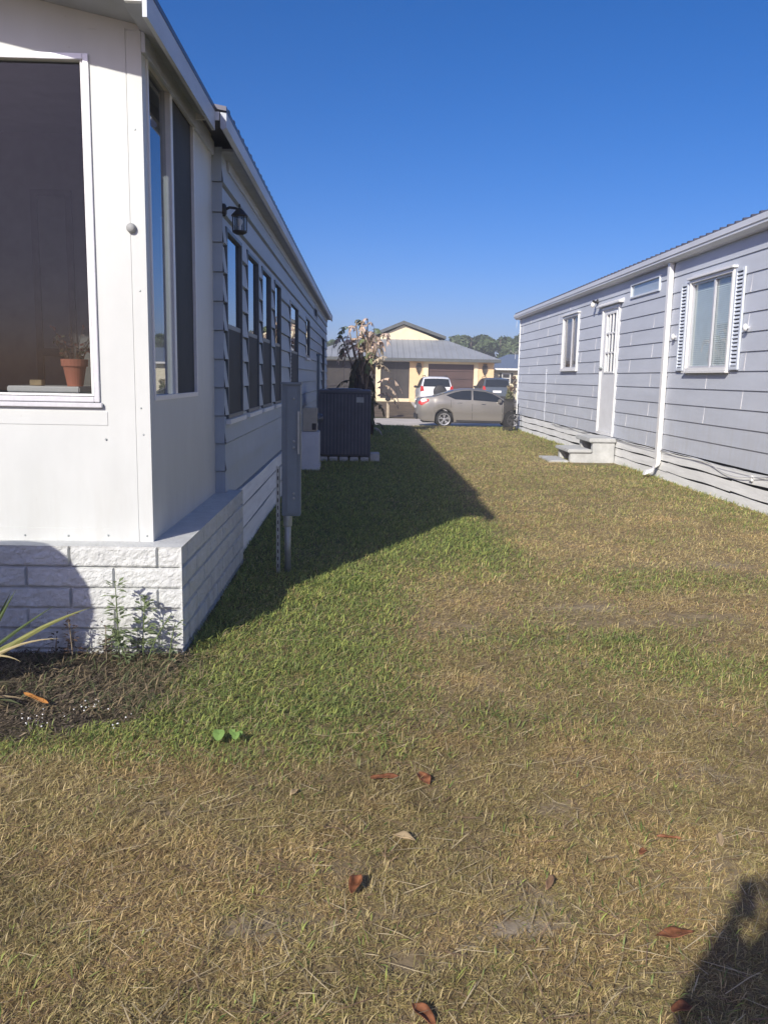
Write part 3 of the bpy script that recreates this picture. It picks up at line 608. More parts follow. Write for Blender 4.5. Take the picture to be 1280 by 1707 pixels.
for (a, b), l in zip(WL, nm): hung(a, b, 1.23, 2.79, 2.0, l)
hung(13.15, 14.8, 1.25, 2.74, 1.98, 'double hung window behind the meter pedestal')
m = MB(); z = 1.3; m.box(LX + .03, 13.125, 1.28, LX + .036, 13.13, 2.72)
while z < 2.70: m.box(LX + .03, 13.11, z, LX + .042, 13.145, z + .03); z += .055
m.build('window_trim', 'white_trim', LH)
hung(16.8, 17.95, 1.96, 2.75, 2.0, 'small square window above the air conditioner')
hung(23.4, 24.7, 1.0, 2.68, 1.75, 'tall narrow window near the far corner')
m = MB(); frame_rect(m, LX, 1, 19.58, 20.72, 2.93, 3.19, .04, .03, .0); v = m.build('vent', 'soffit', LH)
m = MB()
for k in range(5): m.add([(LX + .02, 19.62, 2.97 + k * .038), (LX + .02, 20.68, 2.97 + k * .038), (LX + .003, 20.68, 3.0 + k * .038), (LX + .003, 19.62, 3.0 + k * .038)], [(0, 1, 2, 3)])
m.build('louvres', 'screen', v)
m = MB(); m.tube([(LX + .06, 20.75, .3), (LX + .06, 20.75, 2.1)], .035, 10); m.box(LX + .0, 20.7, 2.08, LX + .1, 20.8, 2.14); m.build('conduit', 'util', LH)
# sunroom
SX, SY = -1.21, 4.84
def fz(x): return 3.40 + .17 * (SX - x)            # roof underside over the front wall
fx0, fx1, wz0, wz1 = -3.4, -1.49, 1.43, 3.275       # front window opening
m = MB(); XL = -5.4
m.box(XL, SY, .62, SX - .006, SY + .06, wz0); m.box(fx1, SY, wz0, SX - .0065, SY + .06, 3.40)
m.box(XL, SY, wz0, fx0, SY + .06, 3.4)
m.prism([(fx0, wz1), (fx1, wz1), (fx1, 3.401), (SX - .0065, 3.401), (SX - .0065, 3.44), (-3.3, 3.868), (XL, 3.42), (XL, 3.401), (fx0, 3.401)], 'y', SY, SY + .06)
m.build('sunroom_front_wall', 'white', LH)
m = MB(); m.box(-1.285, SY - .006, .622, SX - .0062, SY - .0, 3.395); m.box(SX - .006, SY - .006, .622, SX + .001, SY + .062, 3.395); m.box(-1.445, SY - .003, .622, -1.293, SY - .0, 3.41)
m.box(XL, SY - .004, .622, -1.292, SY - .0, .70) ; m.box(XL, SY - .0035, 1.30, -1.452, SY - .0, 1.375); m.build('sunroom_corner_trim', 'white', LH)
m = MB(); s0, s1 = 4.93, 6.22                        # side window opening
m.box(SX - .06, SY + .0625, .62, SX, 6.95, 1.44); m.box(SX - .06, SY + .0625, 1.44, SX, s0, 3.4); m.box(SX - .06, s1, 1.44, SX, 6.95, 3.4); m.box(SX - .06, s0, 3.335, SX, s1, 3.4); m.box(SX - .06, SY + .0625, 3.401, SX, 6.95, 3.45)
m.build('sunroom_side_wall', 'white', LH)
m = MB(); m.box(XL, SY + .06, .55, SX - .06, 6.94, .62); m.build('sunroom_floor', 'floor_in', LH)
m = MB(); m.quad((XL, 6.93, .6), (SX - .06, 6.93, .6), (SX - .06, 6.93, 3.6), (XL, 6.93, 3.6)); m.quad((XL, SY, .6), (XL, 6.93, .6), (XL, 6.93, 3.6), (XL, SY, 3.6)); m.build('sunroom_inner_wall', 'interior', LH)
m = MB(); frame_rect(m, 6.93, -1, -2.62, -2.30, .62, 3.0, .05, .02, .0, axis='y'); m.box(-2.62, 6.905, 1.72, -2.30, 6.93, 1.78); m.build('sunroom_inner_door', 'floor_in', LH)
m = MB(); m.box(XL, SY + .06, 3.42, SX - .06, 6.93, 3.44); m.build('sunroom_ceiling', 'interior', LH)
m = MB(); frame_rect(m, SY, -1, fx0, fx1, wz0, wz1, .03, .014, .05, axis='y'); W1 = lab(m.build('sunroom_window', 'alu', LH, bevel=.003), 'large fixed front window of the sunroom')
m = MB(); frame_rect(m, SY + .02, -1, fx0 + .035, fx1 - .035, wz0 + .034, wz1 - .02, .012, .02, .02, axis='y'); m.build('glazing_bead', 'white_trim', W1)
m = MB(); m.box(fx0, SY - .028, wz0 - .03, fx1 + .015, SY - .0, wz0 - .004); m.build('sill', 'alu', W1, bevel=.003)
pane(SY + .03, fx0 + .03, fx1 - .03, wz0 + .03, wz1 - .02, axis='y').build('glass', 'glass_tint', W1)
m = MB(); frame_rect(m, SX, 1, s0, s1, 1.44, 3.335, .03, .008, .05); m.box(SX - .05, 5.50, 1.47, SX + .004, 5.56, 3.305); W2 = lab(m.build('sunroom_window', 'white_trim', LH, bevel=.003), 'side sliding window of the sunroom, glass on its near half')
pane(SX - .03, 4.96, 5.50, 1.47, 3.305).build('glass', 'glass_refl', W2)
m = MB(); m.box(SX - .02, 5.56, 1.47, SX - .014, 6.19, 3.305); m.build('screen', 'screen', W2)
m = MB(); m.box(SX - .05, 5.40, 1.47, SX - .033, 5.43, 2.55); m.build('sash', 'white_trim', W2)
m = MB(); m.prism([(EX - .075, EZ), (-3.3, EZ + .48), (-5.65, EZ), (-5.65, EZ - .03), (-3.3, EZ + .45), (EX - .075, EZ - .03)], 'y', 4.36, 6.198); m.build('sunroom_roof', 'roof_metal', LH)
m = MB(); m.box(EX - .10, 4.34, 3.275, EX - .078, 6.198, EZ - .032); m.build('sunroom_fascia', 'fascia', LH)
m = MB(); m.prism([(EX - .101, EZ + .008), (-3.3, EZ + .484), (-5.6, EZ + .008), (-5.6, EZ - .032), (-3.3, EZ + .444), (EX - .101, EZ - .032)], 'y', 4.345, 4.3585); m.box(SX + .05, 4.34, 3.345, EX - .102, 4.3695, 3.40); m.build('sunroom_front_fascia', 'white_trim', LH)
m = MB(); m.prism([(SX + .002, 3.395), (EX - .102, 3.345), (EX - .102, 3.36), (SX + .002, 3.41)], 'y', 4.371, 6.19)
m.prism([(SX + .0, 3.425), (-3.3, 3.855), (-3.3, 3.868), (SX + .0, 3.438)], 'y', 4.371, SY - .002); m.build('sunroom_soffit', 'soffit', LH)
m = MB(); m.box(SX + .002, SY - .004, 3.29, SX + .022, 6.95, 3.393); m.build('sunroom_frieze', 'fascia', LH)
m = MB(); m.lathe([(.0001, -.03), (.018, -.03), (.024, -.022), (.026, -.014), (.026, 0)], (-1.285, SY - .006, 2.385), 18, 'y'); tag(m.build('rubber_stop', 'grey_disc', None, smooth=True, org=(-1.285, SY, 2.385)), 'small grey round stop on the white sunroom post', 'door stop')
for sx_, sz_ in ((-1.245, .66), (-1.47, .66), (-1.70, .655), (-1.95, .655), (-1.25, 1.25), (-1.26, 1.40), (-1.465, 1.22), (-1.248, 2.05), (-1.252, 2.9)):
    m = MB(); m.lathe([(.0001, -.004), (.004, -.0035), (.0065, 0)], (sx_, SY - .0055, sz_), 8, 'y'); m.build('screw', 'galv', LH)
# painted rock-face brick base
def brick_base():
    Rn = np.random.RandomState(4); ch, bl = .122, .495; top = .626
    def height(t, z, seed):
        row = np.floor((top - z) / ch); zi = (top - z) - row * ch
        off = (row % 2) * bl * .5; tt = t + off; bi = np.floor(tt / bl); ti = tt - bi * bl
        d = np.minimum(np.minimum(zi, ch - zi), np.minimum(ti, bl - ti)); groove = sstep(.0, .011, d)
        gseal = sstep(.55, .85, N1(t * 2 + seed, z * 9)) ; groove = np.maximum(groove, .35 * gseal)
        rock = .8 * fbm(t * 30 + seed, z * 34, N2) + .5 * fbm(t * 60, z * 60 + seed, N3); rnd = N3(bi * 3.7 + seed, row * 5.3 + 1)
        return -.026 * (1 - groove) + groove * (.017 * (rock - .65) + .008 * (rnd - .5))
    m = MB()
    def sheet(ts, zs, fn):
        T, Z = np.meshgrid(ts, zs); P = fn(T, Z); nt_, nz = len(ts), len(zs)
        m.add([tuple(p) for p in P.reshape(-1, 3)], [(j * nt_ + i, j * nt_ + i + 1, (j + 1) * nt_ + i + 1, (j + 1) * nt_ + i) for j in range(nz - 1) for i in range(nt_ - 1)])
    X1, Yf, Yb = -1.015, 4.68, 7.14; zs = np.linspace(-.03, top, 76)
    def ends(t, a, b): return sstep(0, .02, t - a) * sstep(0, .02, b - t)
    sheet(np.concatenate([np.linspace(-5.4, -2.4, 60), np.linspace(-2.39, X1, 190)]), zs, lambda T, Z: np.stack([T, Yf - height(T + 6.10, Z, 3.) * ends(T, -9, X1) * ends(Z, -9, top), Z], -1))
    sheet(np.linspace(Yf, Yb, 250), zs, lambda T, Z: np.stack([X1 + height(T - Yf + .31, Z, 11.) * ends(T, Yf, Yb) * ends(Z, -9, top), T, Z], -1))
    sheet(np.linspace(-1.3, X1, 3), zs, lambda T, Z: np.stack([T, np.full_like(T, Yb), Z], -1))
    m.quad((-5.4, Yf, top), (X1, Yf, top), (X1, SY + .02, top), (-5.4, SY + .02, top)); m.quad((SX - .05, SY + .02, top), (X1, SY + .02, top), (X1, Yb, top), (SX - .05, Yb, top))
    o = m.build('brick_base', 'brick', LH)
brick_base()
# wall lantern
lx, ly, lz = -1.0, 6.98, 2.80
wl = thing('wall_lantern', 'black metal carriage lantern on the wall above the first tall window', 'lantern', (LX, ly, lz))
m = MB(); m.lathe([(.0001, .03), (.035, .028), (.05, .015), (.05, 0)], (LX + .018, ly, lz + .09), 16, 'x'); m.build('wall_plate', 'black_metal', wl, smooth=True)
m = MB(); m.tube([(LX + .03, ly, lz + .09), (LX + .07, ly, lz + .11), (LX + .12, ly, lz + .105), (lx, ly, lz + .085)], .011, 8); m.build('arm', 'black_metal', wl, smooth=True)
m = MB(); m.lathe([(.0001, .14), (.007, .135), (.009, .12), (.005, .11), (.02, .10), (.042, .078), (.06, .058), (.066, .05), (.066, .044), (.0001, .044)], (lx, ly, lz), 20); m.build('cap', 'black_metal', wl, smooth=True)
m = MB(); m.lathe([(.0001, -.098), (.03, -.095), (.05, -.085), (.058, -.078), (.058, -.068), (.0001, -.068)], (lx, ly, lz), 20)
for k in range(6): t = k * math.pi / 3 + .3; m.tube([(lx + .055 * math.cos(t), ly + .055 * math.sin(t), lz - .07), (lx + .055 * math.cos(t), ly + .055 * math.sin(t), lz + .046)], .0045, 6)
m.build('cage', 'black_metal', wl)
m = MB(); m.lathe([(.048, -.068), (.048, .044)], (lx, ly, lz), 20); m.build('glass', 'lamp_glass', wl, smooth=True)
m = MB(); m.lathe([(.012, -.068), (.012, -.03), (.026, .0), (.022, .02), (.0001, .03)], (lx, ly, lz), 12); m.build('bulb', 'bulb', wl, smooth=True)
# things inside the sunroom
pt = thing('side_table', 'low white table behind the sunroom front window', 'table', (-1.87, 5.2, .62))
m = MB(); m.box(-2.08, 5.0, 1.475, -1.66, 5.42, 1.512); m.build('tabletop', 'white_trim', pt, bevel=.006)
for x in (-2.05, -1.70):
    for y in (5.03, 5.38): m = MB(); m.tube([(x, y, .62), (x, y, 1.475)], .016, 8); m.build('leg', 'white_trim', pt)
pp = thing('potted_plant', 'terracotta pot of dry reddish plant on the white sunroom table', 'potted plant', (-1.72, 5.12, 1.512))
m = MB(); m.lathe([(.0001, 1.513), (.045, 1.513), (.066, 1.63), (.075, 1.63), (.078, 1.672), (.068, 1.672), (.064, 1.65), (.0001, 1.65)], (-1.715, 5.10, 0), 24); m.build('pot', 'terracotta', pp, smooth=False)
m = MB(); R = random.Random(4)
for k in range(22):
    a = R.uniform(0, 6.28); r = R.uniform(.01, .05); h = R.uniform(.06, .22); tip = Vector((-1.715 + math.cos(a) * (r + h * .5), 5.10 + math.sin(a) * (r + h * .4), 1.65 + h)); b0 = Vector((-1.715 + math.cos(a) * r, 5.1 + math.sin(a) * r, 1.65))
    m.tube([b0, (b0 + tip) / 2 + Vector((0, 0, .02)), tip], .002, 4, (.14, .09, .05))
    for q in range(8):
        p = b0.lerp(tip, R.uniform(.3, 1)); d = Vector((R.uniform(-1, 1), R.uniform(-1, 1), R.uniform(-.6, .6))) * .028; e = Vector((R.uniform(-1, 1), R.uniform(-1, 1), R.uniform(-1, 1))) * .012
        m.quad(p, p + d * .5 + e, p + d, p + d * .5 - e, R.choice([(.18, .07, .05), (.10, .10, .05), (.32, .25, .2)]))
m.build('foliage', 'leaf', pp)
m = MB(); m.box(-1.97, 5.06, 1.514, -1.90, 5.12, 1.548); tag(m.build('small_carton', 'pale_leaf', None, bevel=.003, org=(-1.94, 5.09, 1.514)), 'small pale carton on the white sunroom table', 'carton')

# ------------------------------------------------------------ utility pieces on the left
pd = thing('power_pedestal', 'tall grey green electrical pedestal on a steel channel post', 'electrical pedestal', (-.58, 6.75, 0))
m = MB(); m.box(-.645, 6.74, .47, -.495, 6.86, 1.53); m.build('cabinet', 'util', pd, bevel=.006)
m = MB(); m.box(-.605, 6.725, .49, -.515, 6.7385, 1.50); m.box(-.655, 6.722, 1.528, -.485, 6.87, 1.548); C_ = m.build('cover', 'util', pd, bevel=.004)
m = MB()
for z in (.62, .66, 1.03, 1.08, 1.42): m = MB(); m.lathe([(.0001, -.012), (.009, -.010), (.011, 0)], (-.545, 6.724, z), 8, 'y'); m.build('screw', 'galv', C_)
pass; m = MB(); m.box(-.515, 6.70, .98, -.500, 6.7245, 1.32); m.build('latch', 'galv', C_)
m = MB()
for b in ((-.685, 6.70, -.657, 6.704), (-.685, 6.704, -.681, 6.75), (-.661, 6.704, -.657, 6.75)): m.box(b[0], b[1], -.1, b[2], b[3], .88)
m.build('channel_post', 'galv', pd)
m = MB()
for k in range(14): m.box(-.676, 6.697, .05 + k * .06, -.667, 6.6998, .08 + k * .06)
m.build('post_slots', 'dark_gap', pd)
m = MB(); m.tube([(-.60, 6.79, -.05), (-.60, 6.79, .47)], .026, 14); m.lathe([(.034, .38), (.036, .39), (.036, .46), (.034, .47)], (-.60, 6.79, 0), 14); m.build('conduit', 'galv', pd, smooth=True)
uc = thing('utility_cabinet', 'pale grey cabinet standing against the house behind the pedestal', 'utility cabinet', (-.9, 14.6, 0))
m = MB(); m.box(-1.06, 14.4, .10, -.74, 14.85, .655); m.build('cabinet', 'gutter', uc, bevel=.008)
m = MB(); m.box(-1.07, 14.38, -.05, -.73, 14.87, .10); m.build('plinth', 'gutter', uc, bevel=.006)
mb_ = thing('meter_box', 'beige electric meter box with small round meter above the pale cabinet', 'meter box', (-.9, 14.55, .66))
m = MB(); m.box(-1.02, 14.42, .665, -.78, 14.7, 1.06); m.build('box', 'beige', mb_, bevel=.008)
m = MB(); m.box(-.86, 14.405, .69, -.79, 14.42, .80); m.build('label_plate', 'trim_dark', mb_)
m = MB(); m.lathe([(.08, 0), (.08, .05), (.07, .09), (.0001, .10)], (-.78, 14.56, .88), 18, 'x'); m.build('meter', 'lamp_glass', mb_, smooth=True)
ac = thing('air_conditioner', 'big dark blue packaged air conditioner on concrete blocks beside the house', 'air conditioner', (-.35, 16.5, .08))
m = MB(); m.box(-.835, 16.03, .10, .145, 17.1, 1.30); m.build('cabinet', 'ac', ac, bevel=.01)
m = MB(); x = -.80
while x < .115:
    m.box(x, 16.004, .13, x + .046, 16.03, 1.27); x += .066
m.build('louvre_panel', 'ac_edge', ac, bevel=.004)
m = MB(); m.box(-.85, 16.0, 1.30, .16, 17.12, 1.35); m.build('lid', 'ac_edge', ac, bevel=.012)
m = MB(); m.box(-.845, 16.005, .08, -.815, 16.035, 1.30); m.box(.13, 16.005, .08, .155, 16.035, 1.30); m.build('corner_post', 'ac_edge', ac)
m = MB(); m.lathe([(.34, 1.352), (.34, 1.37), (.30, 1.375), (.0001, 1.372)], (-.35, 16.55, 0), 24); m.build('fan_guard', 'ac_edge', ac)
m = MB(); m.box(-.12, 15.998, 1.12, .02, 16.003, 1.22); m.build('rating_plate', 'galv', ac)
m = MB(); m.tube([(-.83, 16.4, .75), (-.95, 16.4, .75), (-1.0, 16.4, .70), (-1.0, 16.4, .3)], .02, 8); m.build('conduit', 'galv', ac, smooth=True)
for i, x in enumerate((-.82, -.63, -.43, -.23, -.03)):
    m = MB(); m.box(x, 16.02, -.02, x + .16, 17.05, .08)
    tag(m.build('concrete_block', 'concrete', None, bevel=.008, org=(x + .08, 16.5, 0)), 'low grey concrete block under the dark air conditioner', 'block', 'concrete blocks under the air conditioner')
m = MB(); m.box(.16, 16.02, -.02, .335, 16.45, .15); tag(m.build('concrete_block', 'concrete', None, bevel=.01, org=(.25, 16.2, 0)), 'taller loose concrete block beside the air conditioner', 'block')

# ------------------------------------------------------------ giant bird of paradise with dried leaves
def paddle(mb, base, az, L, Wd, rise, droop, col, R, strips=9, tear=.5):
    base = Vector(base); d = Vector((math.cos(az), math.sin(az), 0)); sd = Vector((-math.sin(az), math.cos(az), 0)); up_ = Vector((0, 0, 1))
    def mid(t): return base + d * (L * t * (.85 - .2 * t)) + up_ * (L * (rise * t - droop * t * t))
    for i in range(strips):
        t0, t1 = i / strips, (i + 1) / strips; a, b = mid(t0), mid(t1); w = Wd * (math.sin(math.pi * min(.97, (t0 + .12) * .9)) ** .6)
        for sg in (-1, 1):
            if R.random() < .08: continue
            lw = w * R.uniform(.6, 1.1); fall = -lw * R.uniform(.1, .9) * tear * 1.6; fc = R.uniform(.72, 1.2); c = tuple(x * fc for x in col)
            sh = (b - a) * R.uniform(.1, .8); m1 = a + sd * sg * lw * .55 + up_ * fall * .2 + sh * .4; m2 = b + sd * sg * lw * .55 + up_ * fall * .2 + sh * .4 - (b - a) * .12
            e1 = a + sd * sg * lw + up_ * fall + sh; e2 = b + sd * sg * lw * .95 + up_ * fall * 1.1 + sh - (b - a) * R.uniform(.2, .6)
            mb.add([a, b, m2, m1, e2, e1], [(0, 1, 2, 3), (3, 2, 4, 5)], c)
def bird_of_paradise():
    R = random.Random(12); X0, Y0 = .02, 23.6
    t = thing('bird_of_paradise', 'tall dried bird of paradise clump with tattered tan leaves behind the air conditioner', 'plant', (X0, Y0, 0))
    tips = [(-.60, 23.5, 2.70), (-.42, 23.7, 2.95), (-.22, 23.4, 3.12), (-.06, 23.7, 2.95), (.10, 23.5, 3.18), (.28, 23.6, 2.85), (.46, 23.5, 2.72), (-.33, 23.4, 2.6), (.16, 23.8, 2.55), (.36, 23.4, 2.5), (-.12, 23.8, 2.8)]
    PALE = [(.82, .64, .52), (.86, .70, .57), (.74, .57, .45), (.64, .50, .40), (.40, .35, .27), (.20, .25, .13)]  # dry leaf tones, lightened for the sunlit crown
    for i, (x, y, z) in enumerate(tips):
        b = Vector((X0 + R.uniform(-.2, .2), Y0 + R.uniform(-.2, .2), 0)); p = Vector((x, y, z)); k = b.lerp(p, .55); k.x = b.x + (p.x - b.x) * .35; k.z += .12
        m = MB(); m.tube([b, b.lerp(k, .5), k, k.lerp(p, .5), p], [.055, .05, .035, .024, .014], 8); m.build('stalk', 'stem_dead', t, smooth=True)
        for q in range(6):
            pp_ = k.lerp(p, 1 if q == 0 else R.uniform(.5, 1.0)); az = R.choice([0, math.pi]) + R.uniform(-.9, .9); m = MB()
            paddle(m, pp_, az, R.uniform(.28, .50), R.uniform(.11, .19), R.uniform(.3, 1.2), R.uniform(.7, 1.7), R.choice(PALE), R, 7, .55); m.build('leaf', 'leaf', t)
    for i in range(20):                               # hanging dead skirt, leaf colours darkened for the house's shadow
        z = R.uniform(.7, 2.2); az = R.uniform(0, 6.28); m = MB(); r = R.uniform(.02, .16)
        paddle(m, (X0 + r * math.cos(az), Y0 + r * math.sin(az), z), az, R.uniform(.3, .6), R.uniform(.10, .18), R.uniform(-.2, .3), R.uniform(.9, 1.9), R.choice([(.10, .10, .06), (.15, .13, .08), (.08, .10, .06), (.22, .17, .11)]), R, 8, .8)
        m.build('leaf', 'leaf', t)
    for (x, z, az, L, rise, dr, c) in ((.22, 2.0, -.1, .62, .75, .5, (.62, .52, .38)), (.25, 1.9, .2, .75, .35, .55, (.55, .45, .33)), (.36, 1.45, -.1, 1.1, .7, .95, (.78, .60, .46)), (.36, 1.3, -.3, 1.0, .6, 1.0, (.76, .60, .45)), (.36, 1.1, .1, .95, .55, .9, (.80, .66, .50)),
                                       (.2, .9, -.5, .7, .3, .8, (.12, .12, .07)), (-.3, 1.5, 3.1, .7, .2, .5, (.05, .06, .04)), (-.2, 2.1, 3.2, .3, .5, .6, (.60, .52, .36)), (.35, .35, 0, .4, .2, .7, (.08, .08, .05)), (.3, .22, .1, .35, .1, .6, (.55, .52, .48))):
        m = MB(); paddle(m, (X0 + x, Y0 - .25, z), az, L, .15, rise, dr, c, R, 10, .7); m.build('leaf', 'leaf', t)
    m = MB()
    for k in range(15):
        a = R.uniform(0, 6.28); r = R.uniform(0, .26); m.tube([(X0 + r * math.cos(a), Y0 + r * math.sin(a), -.05), (X0 + r * 1.2 * math.cos(a), Y0 + r * 1.2 * math.sin(a), R.uniform(.9, 1.9))], [.075, .045], 7)
    m.build('shaded_stalks', mat('shade darkened stalks', (.06, .05, .04), .9, var=.25, scale=10), t, smooth=True)  # stalk colour darkened too, for the shade low in the clump
bird_of_paradise()

# ------------------------------------------------------------ vehicles
def car(name, label, loc, rotz, spec, paint):
    t = thing(name, label, spec['cat'], (0, 0, 0)); L = spec['L']; r = spec['r']; ws = spec['wheels']
    S = sorted(set([0, .02, .06, .12, .2, .3] + [L * i / 44 for i in range(45)] + [L - .02, L - .06, L - .12, L - .2] + [w + (r + .05) * q for w in ws for q in np.linspace(-1, 1, 15)]))
    f = lambda k, s: float(np.interp(s, *zip(*spec[k])))
    def zb(s):
        z = f('bot', s)
        for w in ws:
            if abs(s - w) < r + .05: z = max(z, r + math.sqrt(max(0, (r + .05) ** 2 - (s - w) ** 2)))
        return z
    def half(s):
        W, T, b = f('wid', s), f('top', s), zb(s); B = min(f('belt', s), T - .03); b = min(b, B - .05); H = T - B; Wg = W - .04 - spec['tumble'] * H
        return [(W - .07, b), (W - .012, b + .12 * (B - b)), (W, b + .5 * (B - b)), (W - .008, b + .8 * (B - b)), (W - .035, B), (W - .04 - spec['tumble'] * H * .55, B + .5 * H), (Wg, B + .84 * H), (Wg - .06 * min(1, H * 4), B + .95 * H), (Wg * .55, T - .005), (0, T)]
    def sy(s, z):
        h = half(s); zs = [p[1] for p in h[1:8]]; return float(np.interp(z, zs, [p[0] for p in h[1:8]]))
    m = MB(); rings = []
    for s in S:
        h = half(s); rings.append([(s, y, z) for y, z in h] + [(s, -y, z) for y, z in h[-2::-1]])
    n = len(rings[0]); m.v = [p for q in rings for p in q]
    for i in range(len(S) - 1):
        for k in range(n - 1): m.f.append((i * n + k, i * n + k + 1, (i + 1) * n + k + 1, (i + 1) * n + k))
    m.f += [tuple(range(n)), tuple(range((len(S) - 1) * n + n - 1, (len(S) - 1) * n - 1, -1))]
    body = m.build('body', paint, t, smooth=True)
    md = body.modifiers.new('edge', 'EDGE_SPLIT'); md.split_angle = rad(38)
    m = MB(); W = f('wid', L / 2)
    m.box(.25, -W + .16, .18, L - .25, W - .16, .55); m.build('underbody', 'trim_dark', t)
    def side(nm, m_, cols, off=.006, both=True, parent=t):
        for sg in (1, -1):
            mb = MB(); vs = []; fs = []; kz = 5
            for s, lo, hi in cols:
                for q in range(kz): z = lo + (hi - lo) * q / (kz - 1); vs.append((s, sg * (sy(s, z) + off), z))
            for i in range(len(cols) - 1):
                for q in range(kz - 1): fs.append((i * kz + q, i * kz + q + 1, (i + 1) * kz + q + 1, (i + 1) * kz + q))
            mb.add(vs, fs); mb.build(nm, m_, parent, smooth=True)
    def dens(c, k=5):
        o = []
        for a, b in zip(c[:-1], c[1:]):
            for i in range(k): o.append(tuple(x + (y - x) * i / k for x, y in zip(a, b)))
        return o + [c[-1]]
    for w in spec['side_windows']: side('side_window', 'car_glass', dens(w))
    for w in spec.get('seams', ()): side('door_seam', 'trim_dark', [(w[0], w[1], w[2]), (w[0] + .012, w[1], w[2])], .002)
    if 'sill' in spec: side('sill_trim', 'trim_dark', dens(spec['sill'], 3), .004)
    for s, z in spec.get('handles', ()):
        for sg in (1, -1):
            mb = MB(); y = sg * (sy(s, z) + .012); mb.box(s - .085, min(y, y - sg * .02), z - .014, s + .085, max(y, y - sg * .02), z + .014); mb.build('door_handle', 'chrome', t, bevel=.004)
    if 'tail' in spec: side('taillight', 'red_lens', dens(spec['tail'], 3), .008)
    for sg in (1, -1):
        s, z = spec['mirror']; y = sg * (sy(s, z) + .09); mb = MB(); mb.box(s - .07, y - .09, z - .06, s + .06, y + .09, z + .075); mb.build('mirror', spec.get('mirror_mat', paint), t, bevel=.025)
    # wheels
    for w in ws:
        for sg in (1, -1):
            yc = sg * (W - .02); mb = MB(); tw = .20
            mb.lathe([(r - .10, 0), (r - .03, .0), (r, -.03), (r, -tw + .03), (r - .03, -tw), (r - .10, -tw)] if sg > 0 else [(r - .10, 0), (r - .03, 0), (r, .03), (r, tw - .03), (r - .03, tw), (r - .10, tw)], (w, yc, r), 32, 'y')
            wh = mb.build('wheel', 'tyre', t, smooth=True)
            mb = MB(); q = lambda h: -sg * h
            mb.lathe([(r - .10, q(-.002)), (r - .115, q(.005)), (r - .13, q(.05)), (.0001, q(.07))], (w, yc, r), 28, 'y'); mb.build('rim_well', 'trim_dark', wh)
            mb = MB(); mb.lathe([(r - .088, q(.0)), (r - .09, q(-.012)), (r - .118, q(-.006)), (r - .122, q(.03))], (w, yc, r), 32, 'y'); mb.lathe([(.055, q(.05)), (.055, q(.004)), (.0001, q(.0))], (w, yc, r), 14, 'y')
            for k in range(5):
                for dq in (-.13, .13):
                    a = k * 2 * math.pi / 5 + .3; ca, sa = math.cos(a), math.sin(a); ce, se = math.cos(a + dq * 1.5), math.sin(a + dq * 1.5)
                    p0, p1 = Vector((w + .045 * ca, yc - sg * .012, r + .045 * sa)), Vector((w + (r - .112) * ce, yc - sg * .006, r + (r - .112) * se))
                    e = Vector((-math.sin(a), 0, math.cos(a))) * .016; dpt = Vector((0, -sg * .02, 0))
                    mb.add([p0 - e, p0 + e, p1 + e * 1.2, p1 - e * 1.2, p0 - e + dpt, p0 + e + dpt, p1 + e + dpt, p1 - e + dpt], [(0, 1, 2, 3), (0, 4, 5, 1), (1, 5, 6, 2), (3, 2, 6, 7), (0, 3, 7, 4)])
            mb.build('rim', 'rim', wh)
    # rear and front glass from the roof surface
    def topglass(nm, sa, sb, ins):
        mb = MB(); vs = []; fs = []; ns, ny = 8, 9
        for i in range(ns):
            s = sa + (sb - sa) * i / (ns - 1); h = half(s); ys = [h[6][0], h[7][0], h[8][0], 0]; zs = [h[6][1], h[7][1], h[8][1], h[9][1]]
            e = half(min(s + .05, L)); slope = (e[9][1] - h[9][1]) / .05; nl = math.hypot(1, slope); ox, oz = -slope / nl * .012, 1 / nl * .012
            for k in range(ny):
                y = (k / (ny - 1) * 2 - 1) * (h[6][0] - ins); z = float(np.interp(-abs(y), [-q for q in ys], zs)); vs.append((s + ox, y, z + oz))
        for i in range(ns - 1):
            for k in range(ny - 1): fs.append((i * ny + k, i * ny + k + 1, (i + 1) * ny + k + 1, (i + 1) * ny + k))
        mb.add(vs, fs); mb.build(nm, 'car_glass', t, smooth=True)
    topglass('rear_window', *spec['rear_glass']); topglass('windshield', *spec['front_glass'])
    if 'extra' in spec: spec['extra'](t, half, sy)
    t.location = loc; t.rotation_euler = (0, 0, rotz); return t
def sedan_extra(t, half, sy):
    m = MB(); m.box(-.02, -.72, .30, .06, .72, .50); m.build('bumper_trim', 'trim_dark', t, bevel=.02)
    m = MB(); m.box(-.012, -.26, .70, .01, .26, .82); m.build('plate', 'white_plastic', t, bevel=.004)
    m = MB(); m.box(4.42, -.5, .40, 4.47, .5, .55); m.build('grille', 'trim_dark', t, bevel=.01)
    for y in (-.62, .62): m = MB(); m.box(4.22, y - .12, .66, 4.40, y + .12, .76); m.build('headlight', 'white_plastic', t, bevel=.03)
